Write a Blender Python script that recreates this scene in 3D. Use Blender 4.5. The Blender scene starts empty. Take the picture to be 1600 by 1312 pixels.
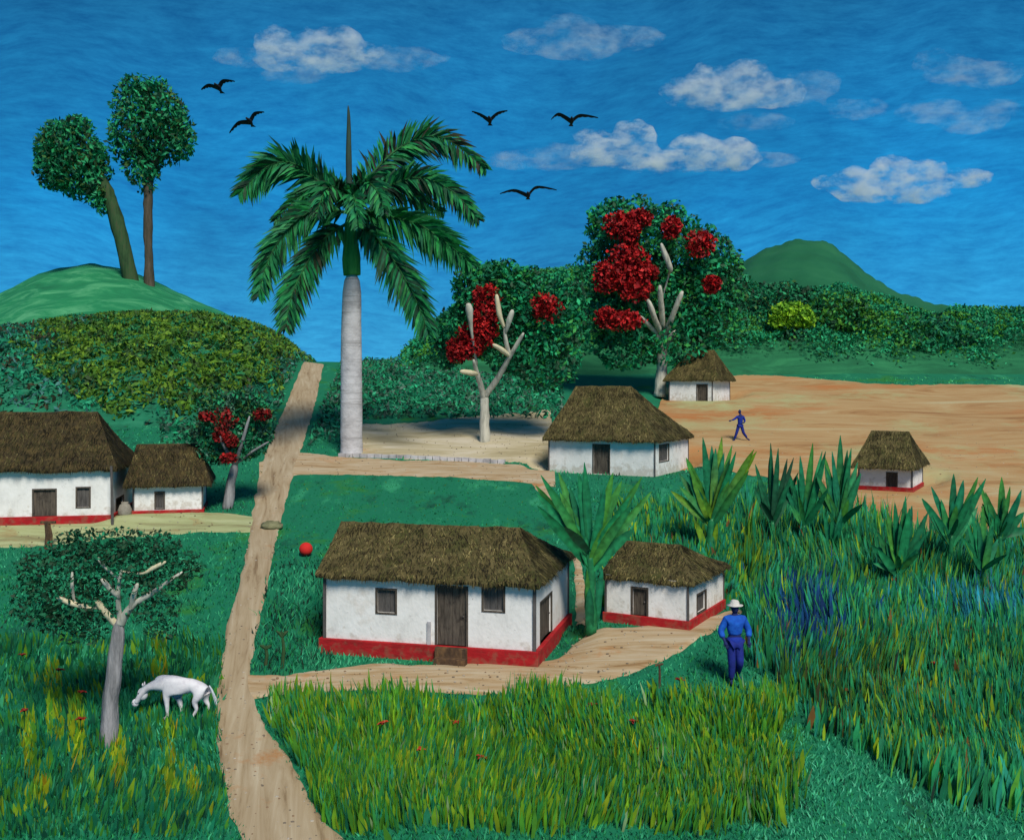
import bpy, bmesh, math, random
import numpy as np
from mathutils import Vector, Matrix, noise as mnoise

rnd = random.Random(7)
rng = np.random.default_rng(11)
F = 1600.0          # focal length in photo pixels
CZ = 12.0           # camera height
HR = 600.0          # row of eye level
PI = math.pi
scene = bpy.context.scene
COL = scene.collection

# ------------------------------------------------------------------ camera
cam = bpy.data.cameras.new("camera")
cam.lens = 36.0; cam.sensor_width = 36.0; cam.sensor_fit = 'HORIZONTAL'
cam.shift_y = -(656 - HR) / 1600.0
cam.clip_end = 6000
camo = bpy.data.objects.new("camera", cam); COL.objects.link(camo)
camo.location = (0, 0, CZ); camo.rotation_euler = (PI / 2, 0, 0)
scene.camera = camo

# ------------------------------------------------------------------ world, sun, exposure
SUN_EL, SUN_AZ = math.radians(47), math.radians(160)   # azimuth clockwise from +Y
world = bpy.data.worlds.new("World"); scene.world = world
world.use_nodes = True
nt = world.node_tree; nt.nodes.clear()
def wn(t, **k):
    n = nt.nodes.new(t)
    for a, b in k.items(): setattr(n, a, b)
    return n
def lk(a, b): nt.links.new(a, b)
wout = wn('ShaderNodeOutputWorld'); bg = wn('ShaderNodeBackground')
sky = wn('ShaderNodeTexSky', sky_type='NISHITA', sun_disc=False, sun_elevation=SUN_EL, sun_rotation=SUN_AZ)
sky.air_density = 1.0; sky.dust_density = 0.3; sky.ozone_density = 3.0
geo = wn('ShaderNodeTexCoord')
sep = wn('ShaderNodeSeparateXYZ'); lk(geo.outputs['Generated'], sep.inputs[0])
ramp = wn('ShaderNodeValToRGB'); lk(sep.outputs['Z'], ramp.inputs[0])
e = ramp.color_ramp.elements
e[0].position = 0.0; e[0].color = (0.008, 0.300, 0.70, 1)
e[1].position = 0.42; e[1].color = (0.003, 0.088, 0.25, 1)
m_ = e.new(0.17); m_.color = (0.002, 0.205, 0.58, 1)
# brushed streaks: fine noise stretched along the horizon, warped by a slow one
mp = wn('ShaderNodeMapping'); mp.inputs['Scale'].default_value = (14, 14, 62)
nw = wn('ShaderNodeTexNoise'); nw.inputs['Scale'].default_value = 3.0; nw.inputs['Detail'].default_value = 2
lk(geo.outputs['Generated'], nw.inputs['Vector'])
vm = wn('ShaderNodeVectorMath', operation='MULTIPLY_ADD'); vm.inputs[1].default_value = (0.0, 0.05, 0.12)
lk(nw.outputs['Color'], vm.inputs[0]); lk(geo.outputs['Generated'], vm.inputs[2])
lk(vm.outputs[0], mp.inputs['Vector'])
n1 = wn('ShaderNodeTexNoise'); n1.inputs['Scale'].default_value = 2.2; n1.inputs['Detail'].default_value = 8; n1.inputs['Roughness'].default_value = 0.75
lk(mp.outputs[0], n1.inputs['Vector'])
r1 = wn('ShaderNodeValToRGB'); lk(n1.outputs['Fac'], r1.inputs[0])
r1.color_ramp.elements[0].position = 0.30; r1.color_ramp.elements[0].color = (0.70, 0.76, 0.78, 1)
r1.color_ramp.elements[1].position = 0.72; r1.color_ramp.elements[1].color = (4.0, 1.45, 1.15, 1)
mul = wn('ShaderNodeMix', data_type='RGBA', blend_type='MULTIPLY'); mul.inputs[0].default_value = 1.0
lk(ramp.outputs[0], mul.inputs[6]); lk(r1.outputs[0], mul.inputs[7])
n2 = wn('ShaderNodeTexNoise'); n2.inputs['Scale'].default_value = 4.0; n2.inputs['Detail'].default_value = 3
lk(geo.outputs['Generated'], n2.inputs['Vector'])
r2 = wn('ShaderNodeValToRGB'); lk(n2.outputs['Fac'], r2.inputs[0])
r2.color_ramp.elements[0].position = 0.35; r2.color_ramp.elements[0].color = (0.8, 0.82, 0.82, 1)
r2.color_ramp.elements[1].position = 0.65; r2.color_ramp.elements[1].color = (1.25, 1.15, 1.12, 1)
mul2 = wn('ShaderNodeMix', data_type='RGBA', blend_type='MULTIPLY'); mul2.inputs[0].default_value = 1.0
lk(mul.outputs[2], mul2.inputs[6]); lk(r2.outputs[0], mul2.inputs[7])
hs = wn('ShaderNodeMix', data_type='RGBA', blend_type='ADD'); hs.inputs[0].default_value = 0.003
lk(mul2.outputs[2], hs.inputs[6]); lk(sky.outputs[0], hs.inputs[7])
lk(hs.outputs[2], bg.inputs['Color']); bg.inputs['Strength'].default_value = 1.0
lk(bg.outputs[0], wout.inputs['Surface'])

sl = bpy.data.lights.new("sun", 'SUN'); sl.energy = 4.1; sl.angle = math.radians(18.0); sl.color = (1.0, 0.93, 0.82)
so = bpy.data.objects.new("sun", sl); COL.objects.link(so); so.location = (40, -40, 80)
sd = Vector((math.sin(SUN_AZ) * math.cos(SUN_EL), math.cos(SUN_AZ) * math.cos(SUN_EL), math.sin(SUN_EL)))
so.rotation_euler = sd.to_track_quat('Z', 'Y').to_euler()
vs = scene.view_settings
vs.view_transform = 'Standard'; vs.look = 'None'; vs.exposure = 0.0; vs.gamma = 1.0; vs.use_curve_mapping = False
scene.cycles.volume_bounces = 4
scene.cycles.volume_step_rate = 1.5
scene.cycles.volume_max_steps = 96
scene.cycles.transparent_max_bounces = 16

# ------------------------------------------------------------------ helpers
def link_mesh(name, verts, faces, mat, parent=None, cols=None, smooth=False, link=True):
    me = bpy.data.meshes.new(name)
    verts = np.asarray(verts, dtype=np.float32).reshape(-1, 3)
    if isinstance(faces, np.ndarray):
        nf, k = faces.shape
        me.vertices.add(len(verts)); me.vertices.foreach_set('co', verts.ravel())
        me.loops.add(nf * k); me.loops.foreach_set('vertex_index', faces.astype(np.int32).ravel())
        me.polygons.add(nf); me.polygons.foreach_set('loop_start', np.arange(0, nf * k, k, dtype=np.int32))
        me.update(calc_edges=True); me.validate()
    else:
        me.from_pydata([tuple(map(float, v)) for v in verts], [], faces); me.update()
    if cols is not None:
        at = me.color_attributes.new('tint', 'FLOAT_COLOR', 'POINT')
        c4 = np.ones((len(verts), 4), dtype=np.float32); c4[:, :3] = cols
        at.data.foreach_set('color', c4.ravel())
    if smooth: me.polygons.foreach_set('use_smooth', np.ones(len(me.polygons), dtype=bool))
    me.materials.append(mat)
    o = bpy.data.objects.new(name, me)
    COL.objects.link(o)
    if parent: o.parent = parent
    return o

def empty(name, loc, rz=0.0):
    o = bpy.data.objects.new(name, None); COL.objects.link(o)
    o.location = loc; o.rotation_euler = (0, 0, rz); o.empty_display_size = 0.3
    return o
def tag(o, label, cat, group=None):
    o['label'] = label; o['category'] = cat
    if group: o['group'] = group
    return o
def kind(o, k, label=None):
    o['kind'] = k
    if label: o['label'] = label
    return o

class MB:
    """collects pieces of one mesh"""
    def __init__(s): s.v = []; s.f = []; s.c = []
    def add(s, v, f, c=None):
        n = len(s.v); s.v += [tuple(p) for p in v]; s.f += [tuple(i + n for i in q) for q in f]
        s.c += [c if c is not None else (1, 1, 1)] * len(v)
    def box(s, x0, x1, y0, y1, z0, z1, c=None):
        v = [(x0, y0, z0), (x1, y0, z0), (x1, y1, z0), (x0, y1, z0), (x0, y0, z1), (x1, y0, z1), (x1, y1, z1), (x0, y1, z1)]
        s.add(v, [(0, 3, 2, 1), (4, 5, 6, 7), (0, 1, 5, 4), (1, 2, 6, 5), (2, 3, 7, 6), (3, 0, 4, 7)], c)
    def tube(s, pts, rad, seg=10, c=None, caps=True, wob=0.0):
        pts = [Vector(p) for p in pts]; n = len(pts)
        if not hasattr(rad, '__len__'): rad = [rad] * n
        vs_, fs = [], []
        ref = Vector((0.3, 1, 0.2)).normalized()
        for i, p in enumerate(pts):
            t = (pts[min(i + 1, n - 1)] - pts[max(i - 1, 0)]).normalized()
            a = t.cross(ref)
            if a.length < 1e-3: a = t.cross(Vector((1, 0, 0)))
            a.normalize(); b = t.cross(a).normalized()
            for k in range(seg):
                th = 2 * PI * k / seg
                r = rad[i] * (1 + wob * (mnoise.noise(p * 1.7 + Vector((math.cos(th), math.sin(th), 0)) * 1.3)))
                vs_.append(p + (a * math.cos(th) + b * math.sin(th)) * r)
        for i in range(n - 1):
            for k in range(seg):
                k2 = (k + 1) % seg
                fs.append((i * seg + k, i * seg + k2, (i + 1) * seg + k2, (i + 1) * seg + k))
        if caps:
            fs.append(tuple(range(seg))[::-1]); fs.append(tuple((n - 1) * seg + k for k in range(seg)))
        s.add(vs_, fs, c)
    def ball(s, c0, r, seg=12, rings=8, c=None, bump=0.0):
        vs_, fs = [], []
        for i in range(rings + 1):
            ph = PI * i / rings
            for k in range(seg):
                th = 2 * PI * k / seg
                d = Vector((math.sin(ph) * math.cos(th), math.sin(ph) * math.sin(th), math.cos(ph)))
                b = 1 + bump * mnoise.noise(d * 2.3 + Vector(c0))
                vs_.append((c0[0] + d.x * r[0] * b, c0[1] + d.y * r[1] * b, c0[2] + d.z * r[2] * b))
        for i in range(rings):
            for k in range(seg):
                k2 = (k + 1) % seg
                fs.append((i * seg + k, (i + 1) * seg + k, (i + 1) * seg + k2, i * seg + k2))
        s.add(vs_, fs, c)
    def build(s, name, mat, parent=None, smooth=False, tint=False):
        return link_mesh(name, np.array(s.v), s.f, mat, parent, np.array(s.c) if tint else None, smooth)

def smooth_path(pts, n=6):
    pts = [Vector(p) for p in pts]; out = []
    if len(pts) < 3:
        return [pts[0].lerp(pts[-1], i / n) for i in range(n + 1)]
    for i in range(len(pts) - 1):
        p0 = pts[max(i - 1, 0)]; p1 = pts[i]; p2 = pts[i + 1]; p3 = pts[min(i + 2, len(pts) - 1)]
        for k in range(n):
            t = k / n
            out.append(0.5 * ((2 * p1) + (p2 - p0) * t + (2 * p0 - 5 * p1 + 4 * p2 - p3) * t * t + (3 * p1 - p0 - 3 * p2 + p3) * t ** 3))
    out.append(pts[-1]); return out

# ------------------------------------------------------------------ materials
def new_mat(name, rough=0.8, spec=0.25):
    m = bpy.data.materials.new(name); m.use_nodes = True
    b = m.node_tree.nodes['Principled BSDF']
    b.inputs['Roughness'].default_value = rough; b.inputs['Specular IOR Level'].default_value = spec
    return m, m.node_tree, b
def noise_mat(name, stops, scale=3.0, stretch=(1, 1, 1), detail=8, rough=0.85, bump=0.0, bscale=None, second=None, warp=0.0, rot=(0, 0, 0), contrast=(0.3, 0.7)):
    """colour bands (hand-brushed look) from stretched noise; second = (scale, color, lo, hi) patches laid over"""
    m, t, b = new_mat(name, rough)
    tc = t.nodes.new('ShaderNodeTexCoord'); mpn = t.nodes.new('ShaderNodeMapping')
    mpn.inputs['Scale'].default_value = stretch; mpn.inputs['Rotation'].default_value = rot
    t.links.new(tc.outputs['Object'], mpn.inputs['Vector'])
    no = t.nodes.new('ShaderNodeTexNoise'); no.inputs['Scale'].default_value = scale; no.inputs['Detail'].default_value = detail
    no.inputs['Roughness'].default_value = 0.65; no.inputs['Distortion'].default_value = warp
    t.links.new(mpn.outputs[0], no.inputs['Vector'])
    r = t.nodes.new('ShaderNodeValToRGB'); t.links.new(no.outputs['Fac'], r.inputs[0])
    el = r.color_ramp.elements
    n = len(stops)
    for i, c in enumerate(stops):
        p = contrast[0] + (contrast[1] - contrast[0]) * i / max(n - 1, 1)
        if i == 0: q = el[0]; q.position = p
        elif i == n - 1: q = el[-1]; q.position = p
        else: q = el.new(p)
        q.color = (*c, 1)
    outc = r.outputs[0]
    for sc_ in (second or []):
        s2, col2, lo, hi = sc_[:4]
        n_ = t.nodes.new('ShaderNodeTexNoise'); n_.inputs['Scale'].default_value = s2; n_.inputs['Detail'].default_value = 6; n_.inputs['Roughness'].default_value = 0.7
        if len(sc_) > 4:
            mp2 = t.nodes.new('ShaderNodeMapping'); mp2.inputs['Scale'].default_value = sc_[4]; mp2.inputs['Location'].default_value = (3.3, 7.1, 1.9)
            t.links.new(tc.outputs['Object'], mp2.inputs['Vector']); t.links.new(mp2.outputs[0], n_.inputs['Vector'])
        else: t.links.new(tc.outputs['Object'], n_.inputs['Vector'])
        mr = t.nodes.new('ShaderNodeMapRange'); mr.inputs[1].default_value = lo; mr.inputs[2].default_value = hi
        t.links.new(n_.outputs['Fac'], mr.inputs[0])
        mx = t.nodes.new('ShaderNodeMix'); mx.data_type = 'RGBA'
        t.links.new(mr.outputs[0], mx.inputs[0]); t.links.new(outc, mx.inputs[6]); mx.inputs[7].default_value = (*col2, 1)
        outc = mx.outputs[2]
    t.links.new(outc, b.inputs['Base Color'])
    if bump:
        nb = t.nodes.new('ShaderNodeTexNoise'); nb.inputs['Scale'].default_value = bscale or scale * 2; nb.inputs['Detail'].default_value = 8
        t.links.new(mpn.outputs[0], nb.inputs['Vector'])
        bp = t.nodes.new('ShaderNodeBump'); bp.inputs['Strength'].default_value = bump; bp.inputs['Distance'].default_value = 0.05
        t.links.new(nb.outputs['Fac'], bp.inputs['Height']); t.links.new(bp.outputs[0], b.inputs['Normal'])
    return m
def tint_mat(name, rough=0.7, nscale=6.0, lo=0.75, hi=1.3, spec=0.2, transl=0.0):
    """per-leaf own colour (attribute) with mottling"""
    m, t, b = new_mat(name, rough, spec)
    a = t.nodes.new('ShaderNodeAttribute'); a.attribute_name = 'tint'
    tc = t.nodes.new('ShaderNodeTexCoord'); no = t.nodes.new('ShaderNodeTexNoise'); no.inputs['Scale'].default_value = nscale; no.inputs['Detail'].default_value = 5
    t.links.new(tc.outputs['Object'], no.inputs['Vector'])
    mr = t.nodes.new('ShaderNodeMapRange'); mr.inputs[1].default_value = 0.3; mr.inputs[2].default_value = 0.7; mr.inputs[3].default_value = lo; mr.inputs[4].default_value = hi
    t.links.new(no.outputs['Fac'], mr.inputs[0])
    mx = t.nodes.new('ShaderNodeVectorMath'); mx.operation = 'SCALE'
    t.links.new(a.outputs['Color'], mx.inputs[0]); t.links.new(mr.outputs[0], mx.inputs['Scale'])
    t.links.new(mx.outputs[0], b.inputs['Base Color'])
    if transl:
        out = t.nodes['Material Output']; tr = t.nodes.new('ShaderNodeBsdfTranslucent'); ms = t.nodes.new('ShaderNodeMixShader')
        ms.inputs[0].default_value = transl
        t.links.new(mx.outputs[0], tr.inputs['Color']); t.links.new(b.outputs[0], ms.inputs[1]); t.links.new(tr.outputs[0], ms.inputs[2])
        t.links.new(ms.outputs[0], out.inputs['Surface'])
    return m

TEAL = (0.006, 0.150, 0.072); TEAL_D = (0.003, 0.062, 0.034); TEAL_L = (0.030, 0.27, 0.125)
LIME = (0.085, 0.27, 0.012); OLIVE = (0.075, 0.115, 0.012); YEL = (0.38, 0.42, 0.01); BLK = (0.008, 0.022, 0.014)
GRN = (0.010, 0.170, 0.050); GRN_D = (0.006, 0.070, 0.022)
M = {}
M['ground'] = noise_mat('meadow_ground', [TEAL_D, TEAL, TEAL, TEAL_L], 0.9, (1, 0.35, 1), bump=0.5, second=[(0.35, (0.02, 0.16, 0.03), 0.55, 0.65)])
M['hill_light'] = noise_mat('hill_light_grass', [(0.008, 0.13, 0.05), (0.015, 0.20, 0.075), (0.09, 0.36, 0.16)], 0.25, (0.6, 1, 2.5), bump=0.3, warp=1.2)
M['hill_olive'] = noise_mat('hill_olive_scrub', [(0.006, 0.085, 0.045), (0.010, 0.15, 0.075), (0.025, 0.21, 0.11)], 0.5, (1, 1, 3), bump=0.3, second=[(1.2, (0.008, 0.045, 0.022), 0.56, 0.70)])
M['hill_wood'] = noise_mat('hill_wooded_soil', [(0.006, 0.075, 0.03), (0.010, 0.12, 0.048), (0.022, 0.18, 0.07)], 0.5, (0.5, 1, 3), bump=0.3, warp=0.8)
M['hill_far'] = noise_mat('hill_far_green', [(0.005, 0.075, 0.030), (0.008, 0.105, 0.042), (0.016, 0.13, 0.05)], 0.08, (1, 1, 2.0), bump=0.2)
M['path'] = noise_mat('trodden_earth', [(0.17, 0.11, 0.055), (0.33, 0.25, 0.15), (0.39, 0.31, 0.20), (0.46, 0.39, 0.27)], 1.1, (3.2, 0.28, 1), bump=0.4, second=[(0.6, (0.36, 0.17, 0.06), 0.60, 0.72), (2.6, (0.12, 0.10, 0.085), 0.66, 0.74, (3, 0.3, 1))], warp=0.6)
M['yard'] = noise_mat('yard_earth', [(0.23, 0.13, 0.05), (0.37, 0.26, 0.14), (0.43, 0.34, 0.22), (0.48, 0.42, 0.30)], 1.3, (0.35, 2.6, 1), bump=0.4, second=[(0.5, (0.40, 0.17, 0.05), 0.58, 0.72)], warp=0.8)
M['field'] = noise_mat('bare_field_soil', [(0.22, 0.10, 0.035), (0.36, 0.21, 0.085), (0.41, 0.28, 0.13), (0.42, 0.36, 0.20)], 0.35, (0.35, 1.3, 1), bump=0.4, second=[(0.14, (0.40, 0.16, 0.05), 0.52, 0.68, (0.6, 1.6, 1)), (0.12, (0.36, 0.36, 0.17), 0.52, 0.66), (1.5, (0.20, 0.10, 0.04), 0.62, 0.72, (0.25, 2, 1))], warp=1.0)
_mp = [n for n in M['path'].node_tree.nodes if n.type == 'MAPPING'][0]
_mp.vector_type = 'TEXTURE'; _mp.inputs['Scale'].default_value = (1 / 3.2, 1 / .22, 1); _mp.inputs['Rotation'].default_value = (0, 0, math.radians(12))
M['sand'] = noise_mat('pale_sand', [(0.26, 0.21, 0.10), (0.44, 0.38, 0.24), (0.56, 0.50, 0.38)], 0.5, (0.5, 1.4, 1), bump=0.3, second=[(0.3, (0.42, 0.22, 0.09), 0.58, 0.72)], warp=0.8)
M['olive_yard'] = noise_mat('pale_olive_earth', [(0.20, 0.17, 0.08), (0.33, 0.36, 0.17), (0.42, 0.45, 0.25)], 0.8, (0.35, 2.2, 1), bump=0.3, second=[(0.5, (0.30, 0.20, 0.08), 0.58, 0.7)], warp=0.6)
M['kerb'] = noise_mat('grey_kerb_stone', [(0.16, 0.15, 0.16), (0.42, 0.41, 0.42), (0.62, 0.60, 0.60)], 1.2, (1, 1, 1), bump=0.3)
M['white'] = noise_mat('whitewash', [(0.60, 0.59, 0.57), (0.74, 0.73, 0.70), (0.79, 0.78, 0.755), (0.82, 0.81, 0.79)], 1.6, (1, 1, 0.8), bump=0.25, bscale=9, second=[(3.0, (0.36, 0.33, 0.29), 0.63, 0.78, (1, 1, 1.6)), (0.8, (0.58, 0.50, 0.42), 0.58, 0.80), (11.0, (0.30, 0.27, 0.24), 0.66, 0.74, (1, 1, 0.5))])
def splash(m, col, top):
    t = m.node_tree; b = t.nodes['Principled BSDF']; old = b.inputs['Base Color'].links[0].from_socket
    tc = [n for n in t.nodes if n.type == 'TEX_COORD'][0]; sp = t.nodes.new('ShaderNodeSeparateXYZ'); t.links.new(tc.outputs['Object'], sp.inputs[0])
    n = t.nodes.new('ShaderNodeTexNoise'); n.inputs['Scale'].default_value = 5.0; n.inputs['Detail'].default_value = 8; t.links.new(tc.outputs['Object'], n.inputs['Vector'])
    a = t.nodes.new('ShaderNodeMath'); a.operation = 'MULTIPLY_ADD'; a.inputs[1].default_value = -0.42; t.links.new(sp.outputs['Z'], a.inputs[0]); t.links.new(n.outputs['Fac'], a.inputs[2])
    mr = t.nodes.new('ShaderNodeMapRange'); mr.inputs[1].default_value = top; mr.inputs[2].default_value = top + 0.16; mr.inputs[4].default_value = 0.5; t.links.new(a.outputs[0], mr.inputs[0])
    mx = t.nodes.new('ShaderNodeMix'); mx.data_type = 'RGBA'; t.links.new(mr.outputs[0], mx.inputs[0]); t.links.new(old, mx.inputs[6]); mx.inputs[7].default_value = (*col, 1)
    t.links.new(mx.outputs[2], b.inputs['Base Color'])
splash(M['white'], (0.40, 0.33, 0.25), 0.30)
M['red'] = noise_mat('red_plinth_paint', [(0.22, 0.012, 0.012), (0.36, 0.010, 0.014), (0.42, 0.018, 0.018)], 2.2, (1, 1, 2.5), bump=0.3, second=[(4, (0.16, 0.03, 0.02), 0.62, 0.75)])
splash(M['red'], (0.22, 0.10, 0.06), 0.40)
M['thatch'] = noise_mat('old_thatch', [(0.030, 0.024, 0.008), (0.075, 0.060, 0.020), (0.105, 0.084, 0.030), (0.16, 0.13, 0.05)], 3.4, (1, 1, 1), detail=10, bump=0.9, bscale=16, second=[(1.1, (0.05, 0.055, 0.012), 0.50, 0.66), (8.0, (0.022, 0.016, 0.008), 0.58, 0.68)])
M['thatch_dark'] = noise_mat('old_dark_thatch', [(0.016, 0.012, 0.005), (0.035, 0.026, 0.010), (0.06, 0.042, 0.014), (0.10, 0.07, 0.02)], 3.4, (1, 1, 1), detail=10, bump=0.9, bscale=16)
M['straw'] = tint_mat('straw_bundles', 0.9, 9.0, 0.6, 1.4)
M['wood'] = noise_mat('weathered_dark_wood', [(0.035, 0.028, 0.022), (0.085, 0.070, 0.055), (0.13, 0.105, 0.08)], 2.5, (5, 5, 0.8), bump=0.5, second=[(3.0, (0.03, 0.024, 0.02), 0.56, 0.7)])
M['shutter'] = noise_mat('grey_shutter_wood', [(0.045, 0.042, 0.040), (0.090, 0.083, 0.078), (0.12, 0.11, 0.10)], 3.0, (5, 5, 0.9), bump=0.4)
M['post'] = noise_mat('thin_grey_post', [(0.05, 0.045, 0.045), (0.13, 0.12, 0.115)], 4, (1, 1, 0.5), bump=0.3)
M['step'] = noise_mat('worn_brown_step', [(0.035, 0.022, 0.014), (0.085, 0.05, 0.028), (0.20, 0.11, 0.045)], 3, (2, 2, 1), bump=0.5)
M['orange'] = noise_mat('orange_lime_wash', [(0.55, 0.20, 0.06), (0.62, 0.34, 0.16)], 3, (1, 1, 0.6), bump=0.2)
M['bark_grey'] = noise_mat('grey_bark', [(0.10, 0.10, 0.105), (0.25, 0.245, 0.25), (0.38, 0.37, 0.38)], 1.6, (4, 4, 0.7), bump=0.7, bscale=5)
M['bark_pale'] = noise_mat('pale_bark', [(0.22, 0.22, 0.18), (0.46, 0.45, 0.38), (0.62, 0.60, 0.50)], 1.3, (3, 3, 0.7), bump=0.5)
M['bark_cream'] = noise_mat('cream_cut_branch', [(0.52, 0.45, 0.27), (0.68, 0.62, 0.44)], 3, (3, 3, 1), bump=0.3)
M['bark_dark'] = noise_mat('dark_bark', [(0.03, 0.035, 0.02), (0.075, 0.06, 0.04), (0.12, 0.09, 0.065)], 1.0, (3, 3, 0.6), bump=0.5)
M['bark_moss'] = noise_mat('mossy_bark', [(0.012, 0.03, 0.012), (0.03, 0.075, 0.025), (0.06, 0.06, 0.03)], 1.0, (3, 3, 0.6), bump=0.5)
M['palm_trunk'] = noise_mat('palm_trunk_grey', [(0.30, 0.29, 0.30), (0.48, 0.47, 0.48), (0.60, 0.585, 0.60)], 0.8, (1.5, 1.5, 2.2), bump=0.5, bscale=5, second=[(3, (0.22, 0.21, 0.21), 0.62, 0.75, (1, 1, 3)), (1.0, (0.30, 0.29, 0.29), 0.56, 0.62, (0.15, 0.15, 5.0))])
M['shaft'] = noise_mat('palm_green_shaft', [(0.012, 0.13, 0.03), (0.03, 0.24, 0.05), (0.06, 0.30, 0.07)], 1.5, (3, 3, 0.5), bump=0.3)
M['spear'] = noise_mat('dark_spear_leaf', [(0.02, 0.035, 0.03), (0.035, 0.07, 0.05)], 2, (3, 3, 0.5))
M['leaf'] = tint_mat('foliage', 0.65, 4.0, 0.7, 1.35, transl=0.12)
M['grass'] = tint_mat('grass_blades', 0.7, 3.0, 0.75, 1.3, transl=0.15)
M['petal'] = tint_mat('red_petals', 0.6, 5.0, 0.6, 1.3)
M['banana'] = tint_mat('broad_leaves', 0.5, 5.0, 0.6, 1.4, spec=0.3, transl=0.12)
M['horse'] = noise_mat('white_horse_coat', [(0.52, 0.50, 0.54), (0.66, 0.65, 0.68), (0.72, 0.72, 0.74)], 5, rough=0.7, bump=0.15)
M['hoof'] = noise_mat('grey_hoof', [(0.18, 0.17, 0.17), (0.30, 0.28, 0.28)], 8)
M['mane'] = noise_mat('pale_mane_hair', [(0.50, 0.55, 0.60), (0.66, 0.72, 0.76)], 20, (1, 1, 6), bump=0.4)
M['blue'] = noise_mat('bright_blue_cloth', [(0.006, 0.05, 0.30), (0.008, 0.085, 0.46), (0.012, 0.13, 0.56)], 5, bump=0.4)
M['royal'] = noise_mat('royal_blue_shirt', [(0.008, 0.022, 0.20), (0.010, 0.035, 0.32)], 7, bump=0.4)
M['navy'] = noise_mat('navy_cloth', [(0.010, 0.016, 0.13), (0.014, 0.03, 0.26)], 6, bump=0.3)
M['navy_skin'] = noise_mat('very_dark_skin', [(0.012, 0.018, 0.075), (0.016, 0.026, 0.12)], 6)
M['hat'] = noise_mat('pale_straw_hat', [(0.50, 0.47, 0.42), (0.66, 0.64, 0.60)], 12, (1, 1, 4), bump=0.5)
M['black'] = noise_mat('black_feathers', [(0.006, 0.007, 0.012), (0.018, 0.018, 0.024)], 8, bump=0.3)
M['ball'] = noise_mat('red_ball_paint', [(0.52, 0.015, 0.012), (0.60, 0.028, 0.022)], 2.5, rough=0.8)
M['stone'] = noise_mat('mossy_stone', [(0.10, 0.10, 0.05), (0.24, 0.24, 0.13)], 4, bump=0.6)
M['clay'] = noise_mat('grey_clay', [(0.18, 0.16, 0.13), (0.32, 0.30, 0.25)], 4, bump=0.5)

# ------------------------------------------------------------------ terrain
PADS = []   # (cx, cy, hx, hy, theta, z)
def base_T(x, y):
    x = np.asarray(x, float); y = np.asarray(y, float)
    z = 0.3 + 0.156875 * y
    u = np.maximum(y - 86.0, 0)
    z = z - 0.156875 * u - 0.10 * np.sqrt(u * u + 9) + 0.3 * np.where(u > 0, 1, 1)
    z = z + 0.05 * np.sin(x * 0.37 + 1.1) * np.cos(y * 0.29) + 0.04 * np.sin(x * 0.83 + y * 0.61)
    z = z - 0.004 * np.minimum(0, x + 70) * np.minimum(0, x + 70) * 0.1
    return np.where(y > 600, np.maximum(z, -55), z)
def T(x, y):
    z = base_T(x, y)
    for cx, cy, hx, hy, th, pz in PADS:
        dx = x - cx; dy = y - cy; c, s = math.cos(th), math.sin(th)
        lx = dx * c + dy * s; ly = -dx * s + dy * c
        q = np.maximum(np.abs(lx) - hx, np.abs(ly) - hy)
        w = np.clip(1 - q / 1.3, 0, 1); w = w * w * (3 - 2 * w)
        z = z * (1 - w) + pz * w
    return z
_ds = np.arange(8, 100, 0.02)
def unproj(px, row):
    """point of the ground seen through a photo pixel"""
    kx = (px - 800) / F; kz = (HR - row) / F
    g = CZ + kz * _ds - base_T(kx * _ds, _ds)
    i = np.argmax(g < 0) if (g < 0).any() else len(_ds) - 1
    d = _ds[i]
    return Vector((kx * d, d, float(base_T(kx * d, d))))
def at(px, row, d):
    return Vector(((px - 800) / F * d, d, CZ + (HR - row) / F * d))
def to_px(x, y, z):
    return 800 + F * x / y, HR - F * (z - CZ) / y

# houses: solved first, because the ground is levelled under them
def solve_house(xl, xc, xr, rb, D, theta=None, d=None):
    C = unproj(xc, rb) if d is None else at(xc, rb, d)
    if theta is None:
        lo, hi = -1.2, 1.2
        for _ in range(60):
            m = (lo + hi) / 2
            v = (C.x + D * math.sin(m)) / (C.y + D * math.cos(m)) - (xr - 800) / F
            if v < 0: lo = m
            else: hi = m
        theta = (lo + hi) / 2
    s, c = math.sin(theta), math.cos(theta)
    k = (xl - 800) / F
    W = (C.x - k * C.y) / (c + k * s)
    cx = C.x - W / 2 * c + D / 2 * s; cy = C.y + W / 2 * s + D / 2 * c
    return dict(C=C, th=theta, W=W, D=D, cx=cx, cy=cy, z=C.z, s=s, c=c)
HS = {
 'main': dict(p=(508, 835, 887, 1043, 4.6), plinth=1017, eave=908, ridge=(820, 533, 812), ov=(0.20, 0.22)),
 'small': dict(p=(947, 1075, 1130, 986, 3.4), plinth=970, eave=909, ridge=(849, 976, 1063), ov=(0.22, 0.10)),
 'middle': dict(p=(858, 1023, 1075, 745, 5.0), plinth=None, eave=686, ridge=(603, 900, 985), ov=(0.22, 0.30)),
 'far': dict(p=(1046, 1113, 1140, 628, 3.6), plinth=None, eave=592, ridge=(547, 1078, 1116), ov=(0.40, 0.2)),
 'right': dict(p=(1342, 1425, 1441, 771, 3.0), plinth=762, eave=729, ridge=(673, 1362, 1420), ov=(0.25, 0.50)),
 'left': dict(p=(-75, 174, 207, 818, 4.6), plinth=804, eave=729, ridge=(643, -20, 152), ov=(0.25, 0.25)),
 'annex': dict(p=(209, 316, 318, 801, 3.0, -0.24), plinth=795, eave=754, ridge=(693, 214, 310), ov=(0.38, 0.28)),
}
HS['left']['dark'] = 0.5; HS['annex']['dark'] = 0.55
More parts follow.
